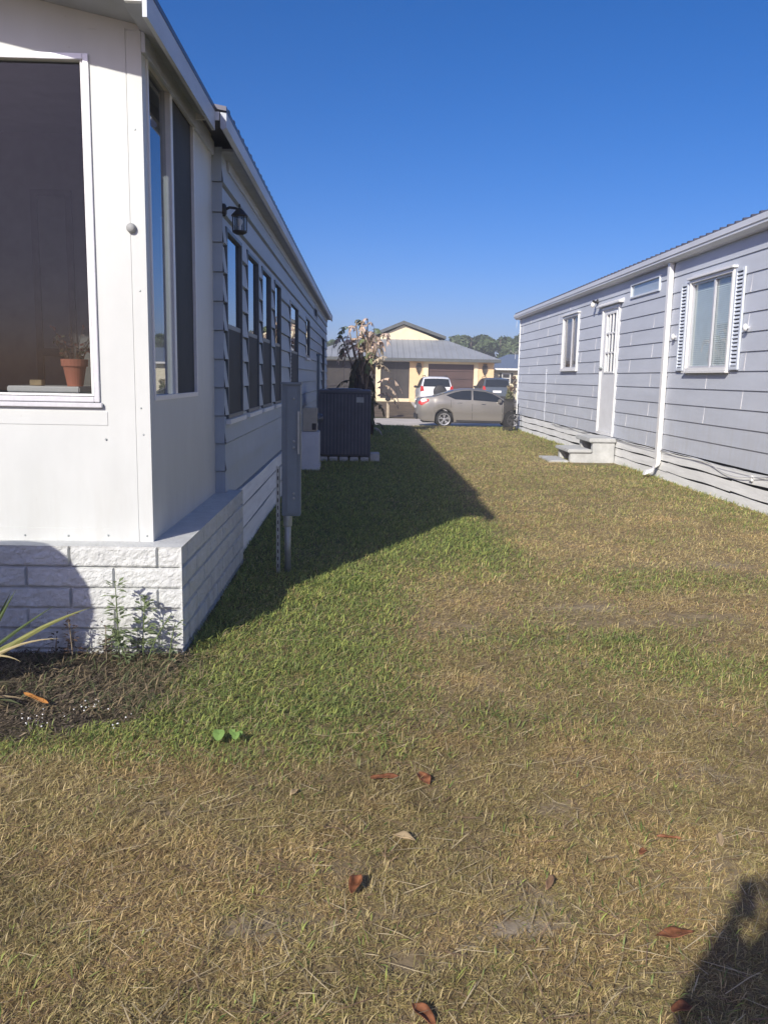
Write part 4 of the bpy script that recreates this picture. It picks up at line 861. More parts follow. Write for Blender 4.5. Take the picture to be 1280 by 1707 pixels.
sedan = dict(cat='car', L=4.45, r=.315, wheels=(1.05, 3.65), tumble=.34,
    top=[(0, .72), (.03, 1.0), (.12, 1.09), (.45, 1.13), (.7, 1.17), (1.05, 1.29), (1.4, 1.41), (1.75, 1.465), (2.1, 1.48), (2.5, 1.455), (2.8, 1.38), (3.1, 1.23), (3.4, 1.04), (3.6, .99), (4.0, .93), (4.3, .82), (4.4, .72), (4.45, .55)],
    belt=[(0, .98), (.8, 1.06), (1.5, 1.03), (3.3, .95), (3.5, .94), (4.45, .8)],
    wid=[(0, .62), (.05, .70), (.15, .78), (.4, .83), (1, .85), (3.4, .85), (4.0, .80), (4.3, .68), (4.45, .52)],
    bot=[(0, .34), (.3, .24), (.7, .22), (3.9, .20), (4.2, .22), (4.45, .28)],
    side_windows=[[(1.13, 1.20, 1.22), (1.45, 1.065, 1.325), (1.72, 1.055, 1.385), (2.06, 1.045, 1.40)], [(2.13, 1.045, 1.40), (2.55, 1.02, 1.365), (2.85, 1.0, 1.29), (3.12, .985, 1.15), (3.3, .98, 1.03)]],
    seams=[(1.28, .75, 1.03), (2.09, .3, 1.03), (3.22, .3, .97)], sill=[(1.5, .215, .29), (3.2, .205, .28)], handles=[(1.62, .93), (2.52, .89)],
    tail=[(.07, .88, .96), (.2, .82, 1.03), (.36, .92, 1.06), (.46, .98, 1.06)], mirror=(3.12, 1.02), rear_glass=(.72, 1.38, .05), front_glass=(2.62, 3.3, .05), extra=sedan_extra)
car('parked_car', 'beige grey four door sedan parked on the street beyond the lawn', (2.02, 32.45, -.23), 0, sedan, 'tan')
def suv_extra(spare):
    def ex(t, half, sy):
        m = MB(); m.box(-.05, -.82, .36, .10, .82, .62); m.build('bumper', 'trim_dark', t, bevel=.03)
        m = MB(); m.box(-.018, -.62 if spare else -.25, .82, .02, -.18 if spare else .25, .95); 
        m.build('plate', 'white_plastic', t, bevel=.004)
        for sg in (1, -1):
            m = MB(); m.prism([(sg * .66, .95), (sg * .86, .92), (sg * .84, 1.22), (sg * .72, 1.18)], 'x', -.008, .10); m.build('taillight', 'red_lens', t, bevel=.01)
            m = MB(); m.tube([(.55, sg * .58, 1.69), (.7, sg * .58, 1.745), (2.2, sg * .58, 1.745), (2.4, sg * .58, 1.69)], .018, 6); m.build('roof_rail', 'trim_dark', t)
        if spare:
            m = MB(); m.lathe([(.0001, -.20), (.22, -.195), (.31, -.17), (.345, -.12), (.345, .02)], (0, -.16, .92), 28, 'x'); m.build('spare_wheel', 'trim_dark', t, smooth=True)
        m = MB(); m.box(4.56, -.5, .5, 4.62, .5, .75); m.build('grille', 'trim_dark', t)
    return ex
suv = dict(cat='car', L=4.6, r=.345, wheels=(.95, 3.6), tumble=.28,
    top=[(0, .78), (.015, 1.08), (.05, 1.13), (.30, 1.60), (.42, 1.665), (.8, 1.70), (1.8, 1.70), (2.5, 1.66), (2.9, 1.52), (3.3, 1.22), (3.45, 1.12), (4.1, 1.04), (4.45, .92), (4.6, .62)],
    belt=[(0, 1.06), (3.3, 1.03), (4.6, .9)], wid=[(0, .80), (.1, .86), (.4, .905), (3.8, .905), (4.3, .82), (4.6, .62)],
    bot=[(0, .42), (.4, .30), (4.2, .28), (4.6, .36)],
    side_windows=[[(.42, 1.14, 1.40), (.6, 1.1, 1.56), (1.1, 1.09, 1.60)], [(1.16, 1.09, 1.60), (2.0, 1.08, 1.60)], [(2.06, 1.08, 1.60), (2.5, 1.07, 1.56), (2.9, 1.07, 1.42), (3.15, 1.07, 1.22)]],
    seams=[(1.13, .4, 1.06), (2.03, .4, 1.06), (3.1, .4, 1.05)], sill=[(.5, .3, .40), (4.1, .29, .38)], handles=[(1.35, .97), (2.25, .96)], mirror=(3.0, 1.12), rear_glass=(.07, .29, .06), front_glass=(2.75, 3.3, .06))
car('parked_suv', 'white sport utility vehicle with rear spare wheel parked before the brown garage door', (3.86, 44.2, .0), math.pi / 2, dict(suv, extra=suv_extra(True), mirror_mat='trim_dark'), 'car_white')
car('parked_suv', 'dark slate sport utility vehicle parked at the right of the driveway', (7.95, 50, .0), math.pi / 2, dict(suv, extra=suv_extra(False), mirror_mat='trim_dark'), 'car_dark')

# ------------------------------------------------------------ peach house across the street
def peach_house():
    H = thing('house', 'peach stucco house with grey metal hip roof and brown garage door across the street', 'house', (2.5, 60, 0)); Y = 57
    m = MB(); m.box(3.11, Y, 0, 4.37, Y + .25, 2.75); m.box(7.44, Y, 0, 8.79, Y + .25, 2.75); m.box(4.37, Y, 2.56, 7.44, Y + .25, 2.75)
    m.box(8.6, Y + .25, 0, 8.79, 70, 2.75); m.box(-3.9, Y, 2.72, 3.11, Y + .25, 2.80); m.build('wall', 'stucco', H)
    m = MB(); m.box(4.04, Y - .05, 0, 4.365, Y - .003, 2.72); m.box(7.445, Y - .05, 0, 7.72, Y - .003, 2.72); m.box(4.365, Y - .05, 2.56, 7.445, Y - .003, 2.72); m.build('garage_surround', 'stucco_cream', H)
    m = MB(); m.box(.84, Y, 0, 1.17, Y + .25, 2.72); m.box(-3.9, Y, 0, -3.6, Y + .25, 2.72); m.box(-3.6, Y, 0, .84, Y + .25, .22); m.box(1.17, Y, 0, 3.11, Y + .25, .22); m.build('pillars_and_plinth', 'stucco_cream', H)
    m = MB(); z = .02
    while z < 2.54: m.box(4.372, Y + .10, z, 7.438, Y + .16, z + .495); m.box(4.372, Y + .13, z + .495, 7.438, Y + .17, z + .515); z += .515
    m.build('garage_door', 'garage', H, bevel=.012)
    for a, b in ((-3.6, .84), (1.17, 3.11)):
        m = MB(); m.quad((a, Y + .16, .22), (b, Y + .16, .22), (b, Y + .16, 2.72), (a, Y + .16, 2.72)); sc_ = m.build('screen', 'lanai', H)
        m = MB(); k = a
        while k < b: m.box(k, Y + .10, .225, k + .06, Y + .155, 2.66); k += (b - a) / (4 if b < 1 else 2) - .001
        m.box(b - .06, Y + .10, .225, b, Y + .155, 2.66); m.box(a, Y + .09, 1.0, b, Y + .15, 1.05) if b < 1 else None
        m.build('frame', 'bronze', sc_)
        m = MB(); m.box(a, Y + .05, 2.66, b, Y + .15, 2.715); m.build('header_rail', 'white_trim', sc_)
    # roof: hip with a gable standing behind its top
    ez, hz = 2.90, 4.27; x0, x1, hx0, hx1, ye, yh = -4.15, 9.15, -.80, 5.87, 56.35, 60.3
    m = MB(); m.add([(x0, ye, ez), (x1, ye, ez), (hx1, yh, hz), (hx0, yh, hz), (x1, 72, ez), (x0, 72, ez), (hx1, 70, hz), (hx0, 70, hz)], [(0, 1, 2, 3), (1, 4, 6, 2), (5, 0, 3, 7), (3, 2, 6, 7), (4, 5, 7, 6)])
    nrib = 33
    for k in range(1, nrib):                           # standing seams
        x = x0 + (x1 - x0) * k / nrib; tt = min(1, (x - x0) / (hx0 - x0), (x1 - x) / (x1 - hx1)); 
        yb, zb_ = ye + (yh - ye) * tt, ez + (hz - ez) * tt; m.add([(x - .02, ye, ez + .002), (x + .02, ye, ez + .002), (x + .02, yb, zb_ + .002), (x - .02, yb, zb_ + .002), (x, ye, ez + .045), (x, yb, zb_ + .045)], [(0, 4, 5, 3), (1, 2, 5, 4)])
    m.build('roof', 'house_roof', H)
    m = MB(); m.box(x0, ye - .02, ez - .20, x1, ye + .04, ez - .004); m.box(x1 - .05, ye + .04, ez - .20, x1 + .01, 72, ez - .004); m.build('fascia', 'house_fascia', H)
    m = MB(); m.box(x0, ye + .04, ez - .16, x1 - .05, Y + .3, ez - .12); m.build('soffit', 'stucco_cream', H)
    gx0, gx1, gp = .70, 5.45, 2.80
    m = MB(); m.prism([(gx0 + .1, hz), (gx1 - .1, hz), (gp, 5.28)], 'y', yh + .05, yh + .25); m.build('gable', 'stucco_cream', H)
    m = MB(); m.prism([(gx0 - .35, hz + .06), (gp, 5.32), (gx1 + .35, hz + .06), (gx1 + .35, hz + .26), (gp, 5.56), (gx0 - .35, hz + .26)], 'y', yh - .25, 70); m.build('gable_roof', 'house_fascia', H)
    for x in (3.73, 8.17):
        o = thing('wall_ornament', 'dark pointed metal ornament on the peach wall ' + ('left of the garage door' if x < 5 else 'right of the garage door'), 'ornament', (x, Y, 2.15), 'pointed metal ornaments beside the garage door')
        m = MB(); m.tube([(x, Y - .05, 1.8), (x, Y - .05, 2.62)], .02, 6); m.build('rod', 'bronze', o)
        m = MB()
        for k in range(7):
            z = 1.86 + k * .105; w = .19 * math.sin(math.pi * (k + .8) / 8.5) + .03
            for sg in (-1, 1): m.add([(x, Y - .06, z), (x + sg * w, Y - .09, z + .05), (x + sg * w * .7, Y - .08, z + .13), (x, Y - .06, z + .09)], [(0, 1, 2, 3)])
        m.build('metal_leaves', 'bronze', o)
peach_house()
# cream neighbour
NH = thing('house', 'small cream house with blue grey roof and dark shutters at the far right', 'house', (14, 64, 0))
m = MB(); m.box(9.55, 62, 0, 20, 62.2, 2.45); m.box(9.55, 62.2, 0, 9.75, 70, 2.45); m.build('wall', 'cream_wall', NH)
m = MB(); m.add([(9.2, 61.5, 2.42), (20.5, 61.5, 2.42), (18, 66, 3.55), (11.2, 66, 3.55), (9.2, 70.5, 2.42), (20.5, 70.5, 2.42)], [(0, 1, 2, 3), (4, 0, 3), (1, 5, 2), (5, 4, 3, 2)]); m.build('roof', 'blue_roof', NH)
m = MB(); m.box(9.2, 61.48, 2.28, 20.5, 61.56, 2.415); m.build('fascia', 'white_trim', NH)
m = MB(); frame_rect(m, 62, -1, 10.16, 10.78, 1.35, 2.05, .06, .05, .0, axis='y'); m.box(10.2, 61.955, 1.68, 10.74, 61.99, 1.73); w = m.build('window', 'white_trim', NH)
m = MB(); m.box(10.21, 61.97, 1.4, 10.73, 61.985, 2.0); m.build('pane', 'car_glass', w)
for x in (9.98, 10.82): m = MB(); m.box(x, 61.94, 1.33, x + .16, 61.998, 2.07); m.build('shutter', 'trim_dark', NH, bevel=.01)
# mailbox post on the plot across the street
mp = thing('mailbox', 'weathered mailbox post at the far edge of the street', 'mailbox', (1.15, 38.9, -.2))
m = MB(); m.box(1.10, 38.85, -.3, 1.22, 38.97, .62); m.build('post', 'wood', mp, bevel=.01)
m = MB(); m.box(1.10, 38.62, .48, 1.22, 39.2, .56); m.build('arm', 'wood', mp, bevel=.01)
m = MB(); m.prism([(1.04, .56), (1.28, .56), (1.28, .68), (1.24, .76), (1.16, .79), (1.08, .76), (1.04, .68)], 'y', 38.55, 39.1); m.build('box', 'trim_dark', mp)

# ------------------------------------------------------------ foliage
def leaf_cloud(name, cents, n, size, cols, m, parent, seed, flat=1.):
    R = np.random.RandomState(seed); cents = np.array(cents, float); vol = (cents[:, 3] * cents[:, 4] * cents[:, 5]); ci = R.choice(len(cents), n, p=vol / vol.sum())
    d = R.normal(size=(n, 3)); d /= np.linalg.norm(d, axis=1)[:, None]; rr = R.uniform(.35, 1.05, n) ** .6; P = cents[ci, :3] + d * rr[:, None] * cents[ci, 3:6]
    a = R.normal(size=(n, 3)); a /= np.linalg.norm(a, axis=1)[:, None]; b = np.cross(a, R.normal(size=(n, 3))); b /= np.linalg.norm(b, axis=1)[:, None]; a[:, 2] *= flat
    s = size * R.uniform(.5, 1.3, n)[:, None]; V = np.stack([P - a * s, P + b * s * .55, P + a * s, P - b * s * .55], 1)
    o0 = np.array(ORG[parent.name]) if parent else 0
    me = bpy.data.meshes.new(name); me.vertices.add(n * 4); me.vertices.foreach_set('co', (V - o0).astype(np.float32).ravel()); me.loops.add(n * 4); me.loops.foreach_set('vertex_index', np.arange(n * 4, dtype=np.int32))
    me.polygons.add(n); me.polygons.foreach_set('loop_start', np.arange(0, n * 4, 4, dtype=np.int32)); me.update(calc_edges=True)
    cols = np.array(cols); k = R.randint(0, len(cols), len(cents)); c = cols[k][ci] * R.uniform(.65, 1.35, n)[:, None]
    at = me.color_attributes.new('Col', 'FLOAT_COLOR', 'POINT'); C4 = np.ones((n, 4, 4), np.float32); C4[:, :, :3] = c[:, None, :]; at.data.foreach_set('color', C4.ravel())
    me.materials.append(m); o = bpy.data.objects.new(name, me); COL.objects.link(o); o.parent = parent; return o
TREE_GREENS = [(.085, .12, .058), (.10, .14, .065), (.07, .10, .052), (.115, .15, .075)]
def tree(x, y, h, w, label, seed, base=.45):
    R = random.Random(seed); t = thing('tree', label, 'tree', (x, y, 0), 'round crowned trees behind the peach house')
    cents = []
    for k in range(13):
        a = R.uniform(0, 6.28); r = w * math.sqrt(R.uniform(0, 1)) * .75; zz = h * (base + (1 - base) * R.uniform(.25, .80) * (1 - .35 * (r / w) ** 2)); q = w * R.uniform(.26, .42)
        cents.append((x + r * math.cos(a), y + r * math.sin(a), zz, q, q, q * .62))
    m = MB(); m.tube([(x, y, -.2), (x + .2, y, h * .3), (x, y, h * .55), (x + .1, y, h * .8)], [w * .07, w * .055, w * .04, .05], 8)
    tr = m.build('trunk', 'bark', t, smooth=True); m = MB()
    for c in cents[:9]: m.tube([(x + .1, y, h * .4), ((x + c[0]) / 2, (y + c[1]) / 2, (h * .4 + c[2]) / 2 + .3), c[:3]], [w * .035, w * .02, .03], 6)
    m.build('limbs', 'bark', tr, smooth=True)
    leaf_cloud('crown', cents, 5200, .30, TREE_GREENS, MT['foliage'], t, seed)
for x, y, h, w, l in ((11.0, 108, 7.3, 2.6, 'round tree just right of the gable peak, lower than its neighbours'), (14.2, 113, 8.7, 3.2, 'tall round crown in the middle of the far tree row'), (17.6, 110, 8.5, 3.3, 'broad tree left of the bare branches in the far row'), (20.8, 112, 8.3, 3.0, 'tree right behind the corner of the grey home'), (24.5, 110, 8.0, 3.2, 'far tree mostly behind the grey home'),
                      (-3.4, 110, 6.6, 2.6, 'low dark green tree left of the bird of paradise'), (-.7, 113, 7.6, 2.4, 'far tree behind the dried leaf tops'), (12.6, 118, 7.4, 2.8, 'tree half hidden in the gap of the far row'), (16, 120, 8, 3, 'tree deep in the far row between two round crowns')):
    tree(x, y, h, w, l, int(abs(x * 13 + y)), .30 if x > 0 else .35)
# understory beyond the houses
bt = MB(); Rb = random.Random(77); cl = [(Rb.uniform(-10, 34), Rb.uniform(116, 126), Rb.uniform(1, 3.2), 2.6, 2.2, 2.2) for _ in range(46)]
us = leaf_cloud('undergrowth', cl, 9000, .5, [(.06, .085, .04), (.10, .105, .06), (.13, .115, .075)], MT['foliage'], None, 78); kind(us, 'stuff'); us['label'] = 'dense green undergrowth below the far tree row'; us['category'] = 'undergrowth'
# bare grey branches and small shrubs
bb = thing('bare_tree', 'leafless grey tree before the far green crowns', 'tree', (19.2, 100, 0)); m = MB(); Rb = random.Random(5)
def branch(p, d, L, r, k):
    q = p + d * L; m.tube([p, (p + q) / 2 + Vector((Rb.uniform(-1, 1), 0, Rb.uniform(-.3, .6))) * L * .08, q], [r, r * .8, r * .6], 5)
    if k:
        for _ in range(3): dd = (d + Vector((Rb.uniform(-.7, .7), Rb.uniform(-.4, .4), Rb.uniform(-.2, .4)))).normalized(); branch(q, dd, L * Rb.uniform(.55, .8), r * .55, k - 1)
branch(Vector((19.2, 100, 0)), Vector((-.1, 0, 1)), 2.2, .13, 4); m.build('trunk', mat('grey dead wood', (.42, .40, .36), .9), bb)
sb = thing('shrub', 'narrow shrub with green top and dry tan stems by the grey home corner', 'shrub', (7.05, 40.5, 0))
m = MB(); Rb = random.Random(6)
for k in range(26): a = Rb.uniform(0, 6.28); r = Rb.uniform(0, .1); m.tube([(7.05 + r * math.cos(a), 40.5 + r * math.sin(a), -.1), (7.05 + 1.7 * r * math.cos(a), 40.5 + 1.7 * r * math.sin(a), Rb.uniform(.7, 1.25))], [.014, .006], 5)
m.build('stems', 'stem_dead', sb); leaf_cloud('foliage', [(7.05, 40.5, 1.22, .16, .16, .12), (7.03, 40.5, .75, .17, .17, .45)], 700, .05, [(.16, .17, .08), (.30, .25, .15)], MT['leaf'], sb, 8)
tp = thing('topiary', 'thin flowering climber on the cream wall at the far right', 'plant', (11.0, 61.7, 0)); m = MB(); m.tube([(11.0, 61.7, 0), (11.05, 61.7, 1.7)], .03, 6); m.build('stem', 'bark', tp)
leaf_cloud('foliage', [(11.0, 61.7, 1.75, .16, .1, .14), (11.05, 61.7, 1.35, .14, .1, .14), (10.98, 61.7, .95, .15, .1, .16)], 260, .06, [(.2, .12, .08), (.14, .17, .08)], MT['leaf'], tp, 9)

# ------------------------------------------------------------ flower bed plants
def strap(mb, pts, w, col, fold=.3):
    pts = [Vector(p) for p in pts]; n = len(pts); vs = []; cs = []
    for i, p in enumerate(pts):
        d = (pts[min(i + 1, n - 1)] - pts[max(i - 1, 0)]).normalized(); s = d.cross(Vector((.25, -1, .35))).normalized(); ww = w * (1 - (i / (n - 1)) ** 1.8) * (.75 + .5 * min(1, i / 2)); u = d.cross(s)
        vs += [p - s * ww / 2 + u * ww * fold, p, p + s * ww / 2 + u * ww * fold]
    fs = [(i * 3 + k, i * 3 + k + 1, i * 3 + k + 4, i * 3 + k + 3) for i in range(n - 1) for k in (0, 1)]
    mb.v += [tuple(v) for v in vs]; o = len(mb.v) - len(vs); mb.f += [tuple(i + o for i in f) for f in fs]; mb.c += [tuple(x * (.85 + .3 * (k % 2)) for x in col) for k in range(len(vs))]
def curve(a, b, sag, n=12): a, b = Vector(a), Vector(b); return [a.lerp(b, i / (n - 1)) + Vector((0, 0, sag * 4 * (i / (n - 1)) * (1 - i / (n - 1)))) for i in range(n)]
yu = thing('strap_leaf_plant', 'strappy green and yellow leaved plant at the left edge of the bed', 'plant', (-2.05, 4.05, 0))
G_, YG, TN = (.10, .14, .055), (.26, .27, .10), (.50, .42, .24)
for tip, sag, w, c in (((-1.36, 4.15, .42), .05, .03, YG), ((-1.58, 4.25, .40), .02, .022, G_), ((-1.75, 4.2, .50), .02, .026, G_), ((-1.50, 4.1, .27), .07, .016, TN), ((-1.62, 4.12, .30), .03, .022, YG), ((-1.82, 4.3, .46), .0, .028, G_), ((-2.3, 4.2, .55), .03, .03, G_), ((-2.5, 4.0, .4), .06, .03, YG), ((-1.9, 3.8, .35), .08, .026, G_), ((-2.15, 4.3, .62), .0, .028, G_), ((-1.66, 4.0, .18), .09, .018, TN)):
    m = MB(); strap(m, curve((-2.02 + random.uniform(-.06, .06), 4.05, .02), tip, sag), w, c); m.build('leaf', 'leaf', yu)
def weed(x, y, h, lean, seed, label, col, lsz=.056, top=True):
    R = random.Random(seed); t = thing('weed', label, 'weed', (x, y, 0), 'weeds in front of the white brick base'); m = MB(); pts = [Vector((x + lean * (q / 6) ** 1.5, y, h * q / 6)) for q in range(7)]
    m.tube(pts, [.004] * 5 + [.003, .002], 5); m.build('stem', 'stem_dead' if col[0] > col[1] else MT['leaf_stem'], t, smooth=True)
    m = MB()
    for k in range(int(h * 190)):
        q = R.uniform(.15, 1.0); p = Vector((x + lean * q ** 1.5, y, h * q)); a = R.uniform(0, 6.28); L = lsz * R.uniform(.6, 1.4) * (1.25 - .5 * q); d = Vector((math.cos(a), math.sin(a) * .8, R.uniform(-.2, .7))).normalized(); s = d.cross(Vector((0, 0, 1))).normalized(); p = p + d * R.uniform(0, .035)
        fc = R.uniform(.7, 1.3); c = tuple(v * fc for v in col); dr = Vector((0, 0, -L * .15))
        m.add([p, p + d * L * .5 + s * L * .26, p + d * L + dr, p + d * L * .5 - s * L * .26], [(0, 1, 2, 3)], c)
    m.build('foliage', 'leaf', t)
MT['leaf_stem'] = mat('green stem', (.12, .16, .06), .6, var=.15, scale=30)
WG, WB = (.20, .25, .13), (.12, .08, .055)
weed(-1.33, 4.50, .46, -.01, 1, 'tallest pale green weed against the white brick base', WG)
weed(-1.21, 4.54, .38, .02, 2, 'leaning green weed just right of the tallest one', WG)
weed(-1.17, 4.48, .30, .14, 3, 'weed with a thin bent stem near the brick corner', WG, .028)
weed(-1.06, 4.52, .24, .04, 4, 'low leafy weed at the brick corner', WG, .04)
weed(-1.27, 4.44, .22, -.08, 5, 'low dense weed at the foot of the tallest one', WG, .04)
weed(-1.60, 4.54, .28, -.02, 6, 'brown withered weed in the shadow on the brick base', WB, .03)
weed(-1.40, 4.50, .22, .0, 7, 'brown withered stalk beside the green weeds', WB, .03)
R_ = np.random.RandomState(31); n = 2600; x = np.concatenate([R_.normal(-1.10, .13, 1300), R_.uniform(-1.9, -.95, 1300)]); y = R_.uniform(3.75, 4.62, n)
og = blade_mesh('bed_grass', x, y, np.zeros(n), R_.uniform(.04, .12, n), R_.uniform(.002, .006, n), R_.uniform(.6, 1.45, n), R_.uniform(0, 6.28, n), np.where((R_.rand(n) < .4)[:, None], np.array([.13, .16, .07]), np.array([.30, .235, .14])) * R_.uniform(.6, 1.3, n)[:, None], MT['grass'], None, R_.uniform(.2, .9, n))
kind(og, 'stuff'); og['label'] = 'long weedy grass at the corner of the flower bed'; og['category'] = 'grass'
def round_weed():
    t = thing('seedling', 'bright green round leaved seedling in the lawn near the flower bed', 'seedling', (-.575, 3.45, 0)); m = MB()
    for dx, dy_, r in ((-.03, .01, .026), (.045, .0, .018), (.025, .035, .014), (.06, .02, .013), (-.045, .035, .012)):
        c = Vector((-.575 + dx, 3.45 + dy_, .055)); vs = [c + Vector((r * math.cos(a), r * math.sin(a) * .9, .25 * r * math.cos(2 * a) + r * .6 * math.sin(a))) for a in np.linspace(0, 2 * math.pi, 13)[:-1]]
        m.add([c - Vector((0, 0, .004))] + vs, [(0, i + 1, (i + 1) % 12 + 1) for i in range(12)], (.20, .33, .09)); m.tube([(c.x, c.y, 0), c], .0015, 4, (.2, .3, .08))
    m.build('leaves', 'leaf', t)
round_weed()
def fallen(x, y, L, W, az, label, m_, seed, curl=.35, z=.013, tilt=.10, name='fallen_leaf', grp='rust brown leaves fallen on the lawn'):
    R = random.Random(seed); m = MB(); nu, nv = 13, 7; vs = []; ca, sa = math.cos(az), math.sin(az)
    for i in range(nu):
        u = i / (nu - 1); hw = W * .5 * (math.sin(math.pi * min(1, u * .96 + .03)) ** .75)
        for j in range(nv):
            v = j / (nv - 1) * 2 - 1; px = (u - .5) * L; py = v * hw * (1 - curl * .25); pz = z + curl * W * .5 * v * v * math.sin(math.pi * u) + tilt * L * (u - .3) ** 2 + .003 * math.sin(u * 9 + seed) * v + tilt * .25 * py
            vs.append((x + px * ca - py * sa, y + px * sa + py * ca, pz))
    m.add(vs, [(i * nv + j, i * nv + j + 1, (i + 1) * nv + j + 1, (i + 1) * nv + j) for i in range(nu - 1) for j in range(nv - 1)])
    o = m.build(name, m_, None, smooth=True, org=(x, y, z)); md = o.modifiers.new('thickness', 'SOLIDIFY'); md.thickness = .0012
    tag(o, label, 'leaf', grp); return o
fallen(.11, 3.15, .115, .042, .05, 'flat rust brown leaf lying left of another in mid lawn', 'rust_leaf', 1)
fallen(.265, 3.14, .10, .06, 1.9, 'broad rust brown leaf right beside another in mid lawn', 'rust_leaf', 2, .5)
fallen(.0, 2.41, .085, .052, 1.25, 'folded rust brown leaf standing on a bare sandy spot', 'rust_leaf', 3, .9, .02, .35)
fallen(.93, 2.19, .115, .045, .1, 'large flat rust brown leaf near the dark shadow', 'rust_leaf', 4)
fallen(.175, 1.88, .09, .045, 2.2, 'rust brown leaf cut by the bottom edge of the picture', 'rust_leaf', 5, .6)
fallen(1.10, 2.71, .085, .018, -.25, 'narrow curled rust brown leaf beside a bare spot', 'rust_leaf', 6, .9)
fallen(.98, 2.62, .04, .03, .6, 'tiny rust brown leaf between the curled leaf and the bare spot', 'rust_leaf', 7, .5)
fallen(.84, 1.90, .06, .04, .2, 'small brown leaf at the tip of the dark shadow', 'rust_leaf', 8, .5)
fallen(1.27, 2.68, .07, .035, 1.3, 'pale tan leaf curled upright beside a bare spot', 'pale_leaf', 9, .9, .018, .4, grp='pale dry leaves on the lawn')
fallen(.165, 2.70, .09, .04, -.5, 'crumpled pale tan leaf on the lawn', 'pale_leaf', 10, .8, grp='pale dry leaves on the lawn')
fallen(-.24, 3.02, .05, .03, .9, 'small pale leaf scrap in mid lawn', 'pale_leaf', 11, .8, grp='pale dry leaves on the lawn')
fallen(.62, 2.44, .08, .03, 1.1, 'brown withered leaf half sunk in the lawn', mat('withered leaf', (.26, .16, .09), .8), 12, .8, grp=None)
fallen(-1.56, 3.90, .235, .034, -.72, 'long orange dry leaf on the dark flower bed', 'orange_leaf', 13, .5, .03, .1, grp=None)
dl = thing('dead_leaf_clump', 'heap of dry brown strap leaves at the left edge of the bed', 'dead leaves', (-1.85, 3.8, 0)); Rb = random.Random(40)
for k in range(16):
    a = Rb.uniform(-.6, 2.6); L = Rb.uniform(.15, .32); m = MB(); strap(m, curve((-1.86 + Rb.uniform(-.1, .1), 3.80 + Rb.uniform(-.1, .1), .01 + Rb.uniform(0, .05)), (-1.86 + L * math.cos(a), 3.80 + L * math.sin(a) * .5, Rb.uniform(.01, .14)), .03, 9), Rb.uniform(.015, .03), Rb.choice([(.16, .12, .07), (.30, .24, .15), (.09, .08, .05), (.12, .14, .07)])); m.build('leaf', 'leaf', dl)
for x, y, h, s in ((-1.72, 4.61, .12, 1), (-1.66, 4.63, .10, 2), (-1.45, 4.63, .13, 3), (-1.41, 4.61, .09, 4), (-1.27, 4.64, .12, 5)):
    weed(x, y, h, .01, 50 + s, 'short dark dry stub along the foot of the brick base', (.05, .045, .035), .03)

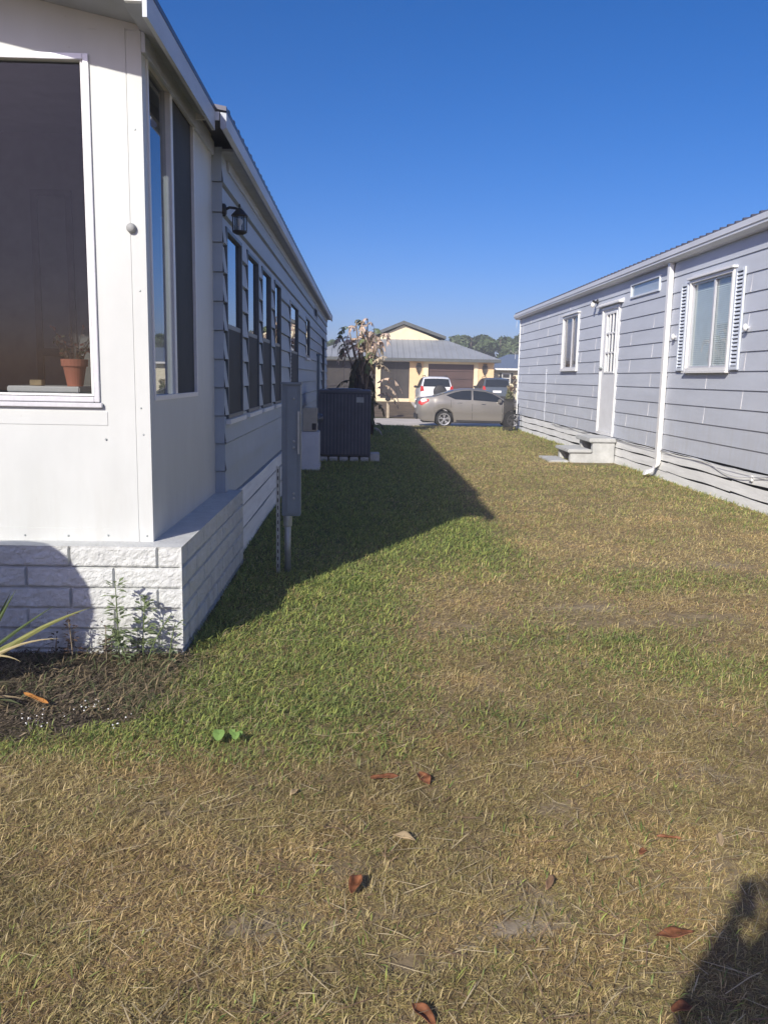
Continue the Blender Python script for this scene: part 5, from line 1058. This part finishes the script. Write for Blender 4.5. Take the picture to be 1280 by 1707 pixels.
# ------------------------------------------------------------ shadow casters outside the frame: an added bin, and the photographer
def shadow_bin():  # invented bin, placed and sized for the shadow on the brick
    x, y = -2.47, 3.55
    t = thing('shadow_bin', 'unseen round bin added to cast the shadow on the brick base', 'bin', (x, y, 0)); m = MB()
    m.lathe([(.0001, 0), (.25, 0), (.31, 1.02), (.33, 1.03), (.33, 1.07)], (x, y, 0), 28); m.build('body', 'bin', t, smooth=False)
    m = MB(); m.lathe([(.345, 1.05), (.345, 1.10), (.33, 1.18), (.27, 1.27), (.15, 1.34), (.0001, 1.36)], (x, y, 0), 36); m.build('lid', 'bin', t, smooth=True)
shadow_bin()
def person():
    px, py = .05, -.31
    t = thing('person', 'person in dark clothes holding up a phone, casting the shadow at the lower right', 'person', (px, py, 0))
    V = [((0, 0, .98), .15), ((0, .0, 1.15), .135), ((0, 0, 1.34), .17), ((0, .0, 1.47), .175), ((0, .01, 1.57), .12), ((0, .02, 1.65), .075), ((0, .03, 1.72), .088), ((0, .01, 1.79), .075)]
    E = [(i, i + 1) for i in range(7)]
    def add(chain, root):
        prev = root
        for p, r in chain: V.append((p, r)); E.append((prev, len(V) - 1)); prev = len(V) - 1
        return prev
    for sg in (-1, 1):
        add([((sg * .10, 0, .92), .10), ((sg * .11, .02, .70), .085), ((sg * .11, .02, .50), .06), ((sg * .11, .0, .36), .058), ((sg * .11, -.01, .10), .042), ((sg * .115, .0, .05), .045), ((sg * .125, .10, .035), .038), ((sg * .13, .17, .03), .03)], 0)
        hx = -.03 + sg * .055
        w = add([((sg * .17, .0, 1.48), .10), ((sg * .22, .02, 1.43), .095), ((sg * .235, .04, 1.29), .08), ((sg * .24, .08, 1.20), .065), ((hx * .6 + sg * .12, .15, 1.35), .085), ((hx + sg * .03, .18, 1.47), .062), ((hx + sg * .018, .20, 1.53), .030)], 3)
        for k, (dz_, ln) in enumerate(((.05, .055), (.03, .06), (.01, .058), (-.01, .045))):
            add([((hx + sg * .016, .212, 1.53 + dz_), .009), ((hx + sg * .010, .212 + ln * .2, 1.535 + dz_), .008), ((hx - sg * .008, .212 + ln * .25, 1.535 + dz_), .007)], w)
        add([((hx + sg * .008, .185, 1.56), .010), ((hx - sg * .01, .182, 1.585), .009), ((hx - sg * .03, .185, 1.595), .008)], w)
    me = bpy.data.meshes.new('body'); me.from_pydata([v for v, r in V], E, []); me.update(); b = bpy.data.objects.new('body', me); COL.objects.link(b); b.parent = t
    md = b.modifiers.new('skin', 'SKIN'); me.skin_vertices.new() if not me.skin_vertices else None
    for i, (v, r) in enumerate(V): me.skin_vertices[0].data[i].radius = (r, r); me.skin_vertices[0].data[i].use_root = (i == 0)
    s = b.modifiers.new('sub', 'SUBSURF'); s.levels = 2; s.render_levels = 2; me.materials.append(MT['cloth'])
    m = MB(); m.lathe([(.0001, .115), (.06, .10), (.098, .05), (.10, .0), (.085, -.05)], (px, py + .01, 1.74), 18); m.build('hair', 'hair', t, smooth=True)
    ph = MB(); ph.box(-.037, -.092, 1.525, .037, -.083, 1.675); o = tag(ph.build('phone', 'trim_dark', None, bevel=.003, org=(0, -.088, 1.6)), 'dark phone held up in both hands of the person', 'phone')
person()

# ------------------------------------------------------------ the air itself
hm = bpy.data.materials.new('thin haze'); hm.use_nodes = True; hn = hm.node_tree
for x in list(hn.nodes): hn.nodes.remove(x)
ho = hn.nodes.new('ShaderNodeOutputMaterial'); hv = hn.nodes.new('ShaderNodeVolumePrincipled'); hv.inputs['Color'].default_value = (.86, .91, 1, 1); hv.inputs['Density'].default_value = .0022; hv.inputs['Anisotropy'].default_value = 0
hn.links.new(hv.outputs[0], ho.inputs['Volume'])
m = MB(); m.box(-230, -62, -1.4, 230, 425, 11.5); hz = kind(m.build('haze', hm), 'stuff'); hz['label'] = 'thin pale air over the whole scene'; hz['category'] = 'haze'
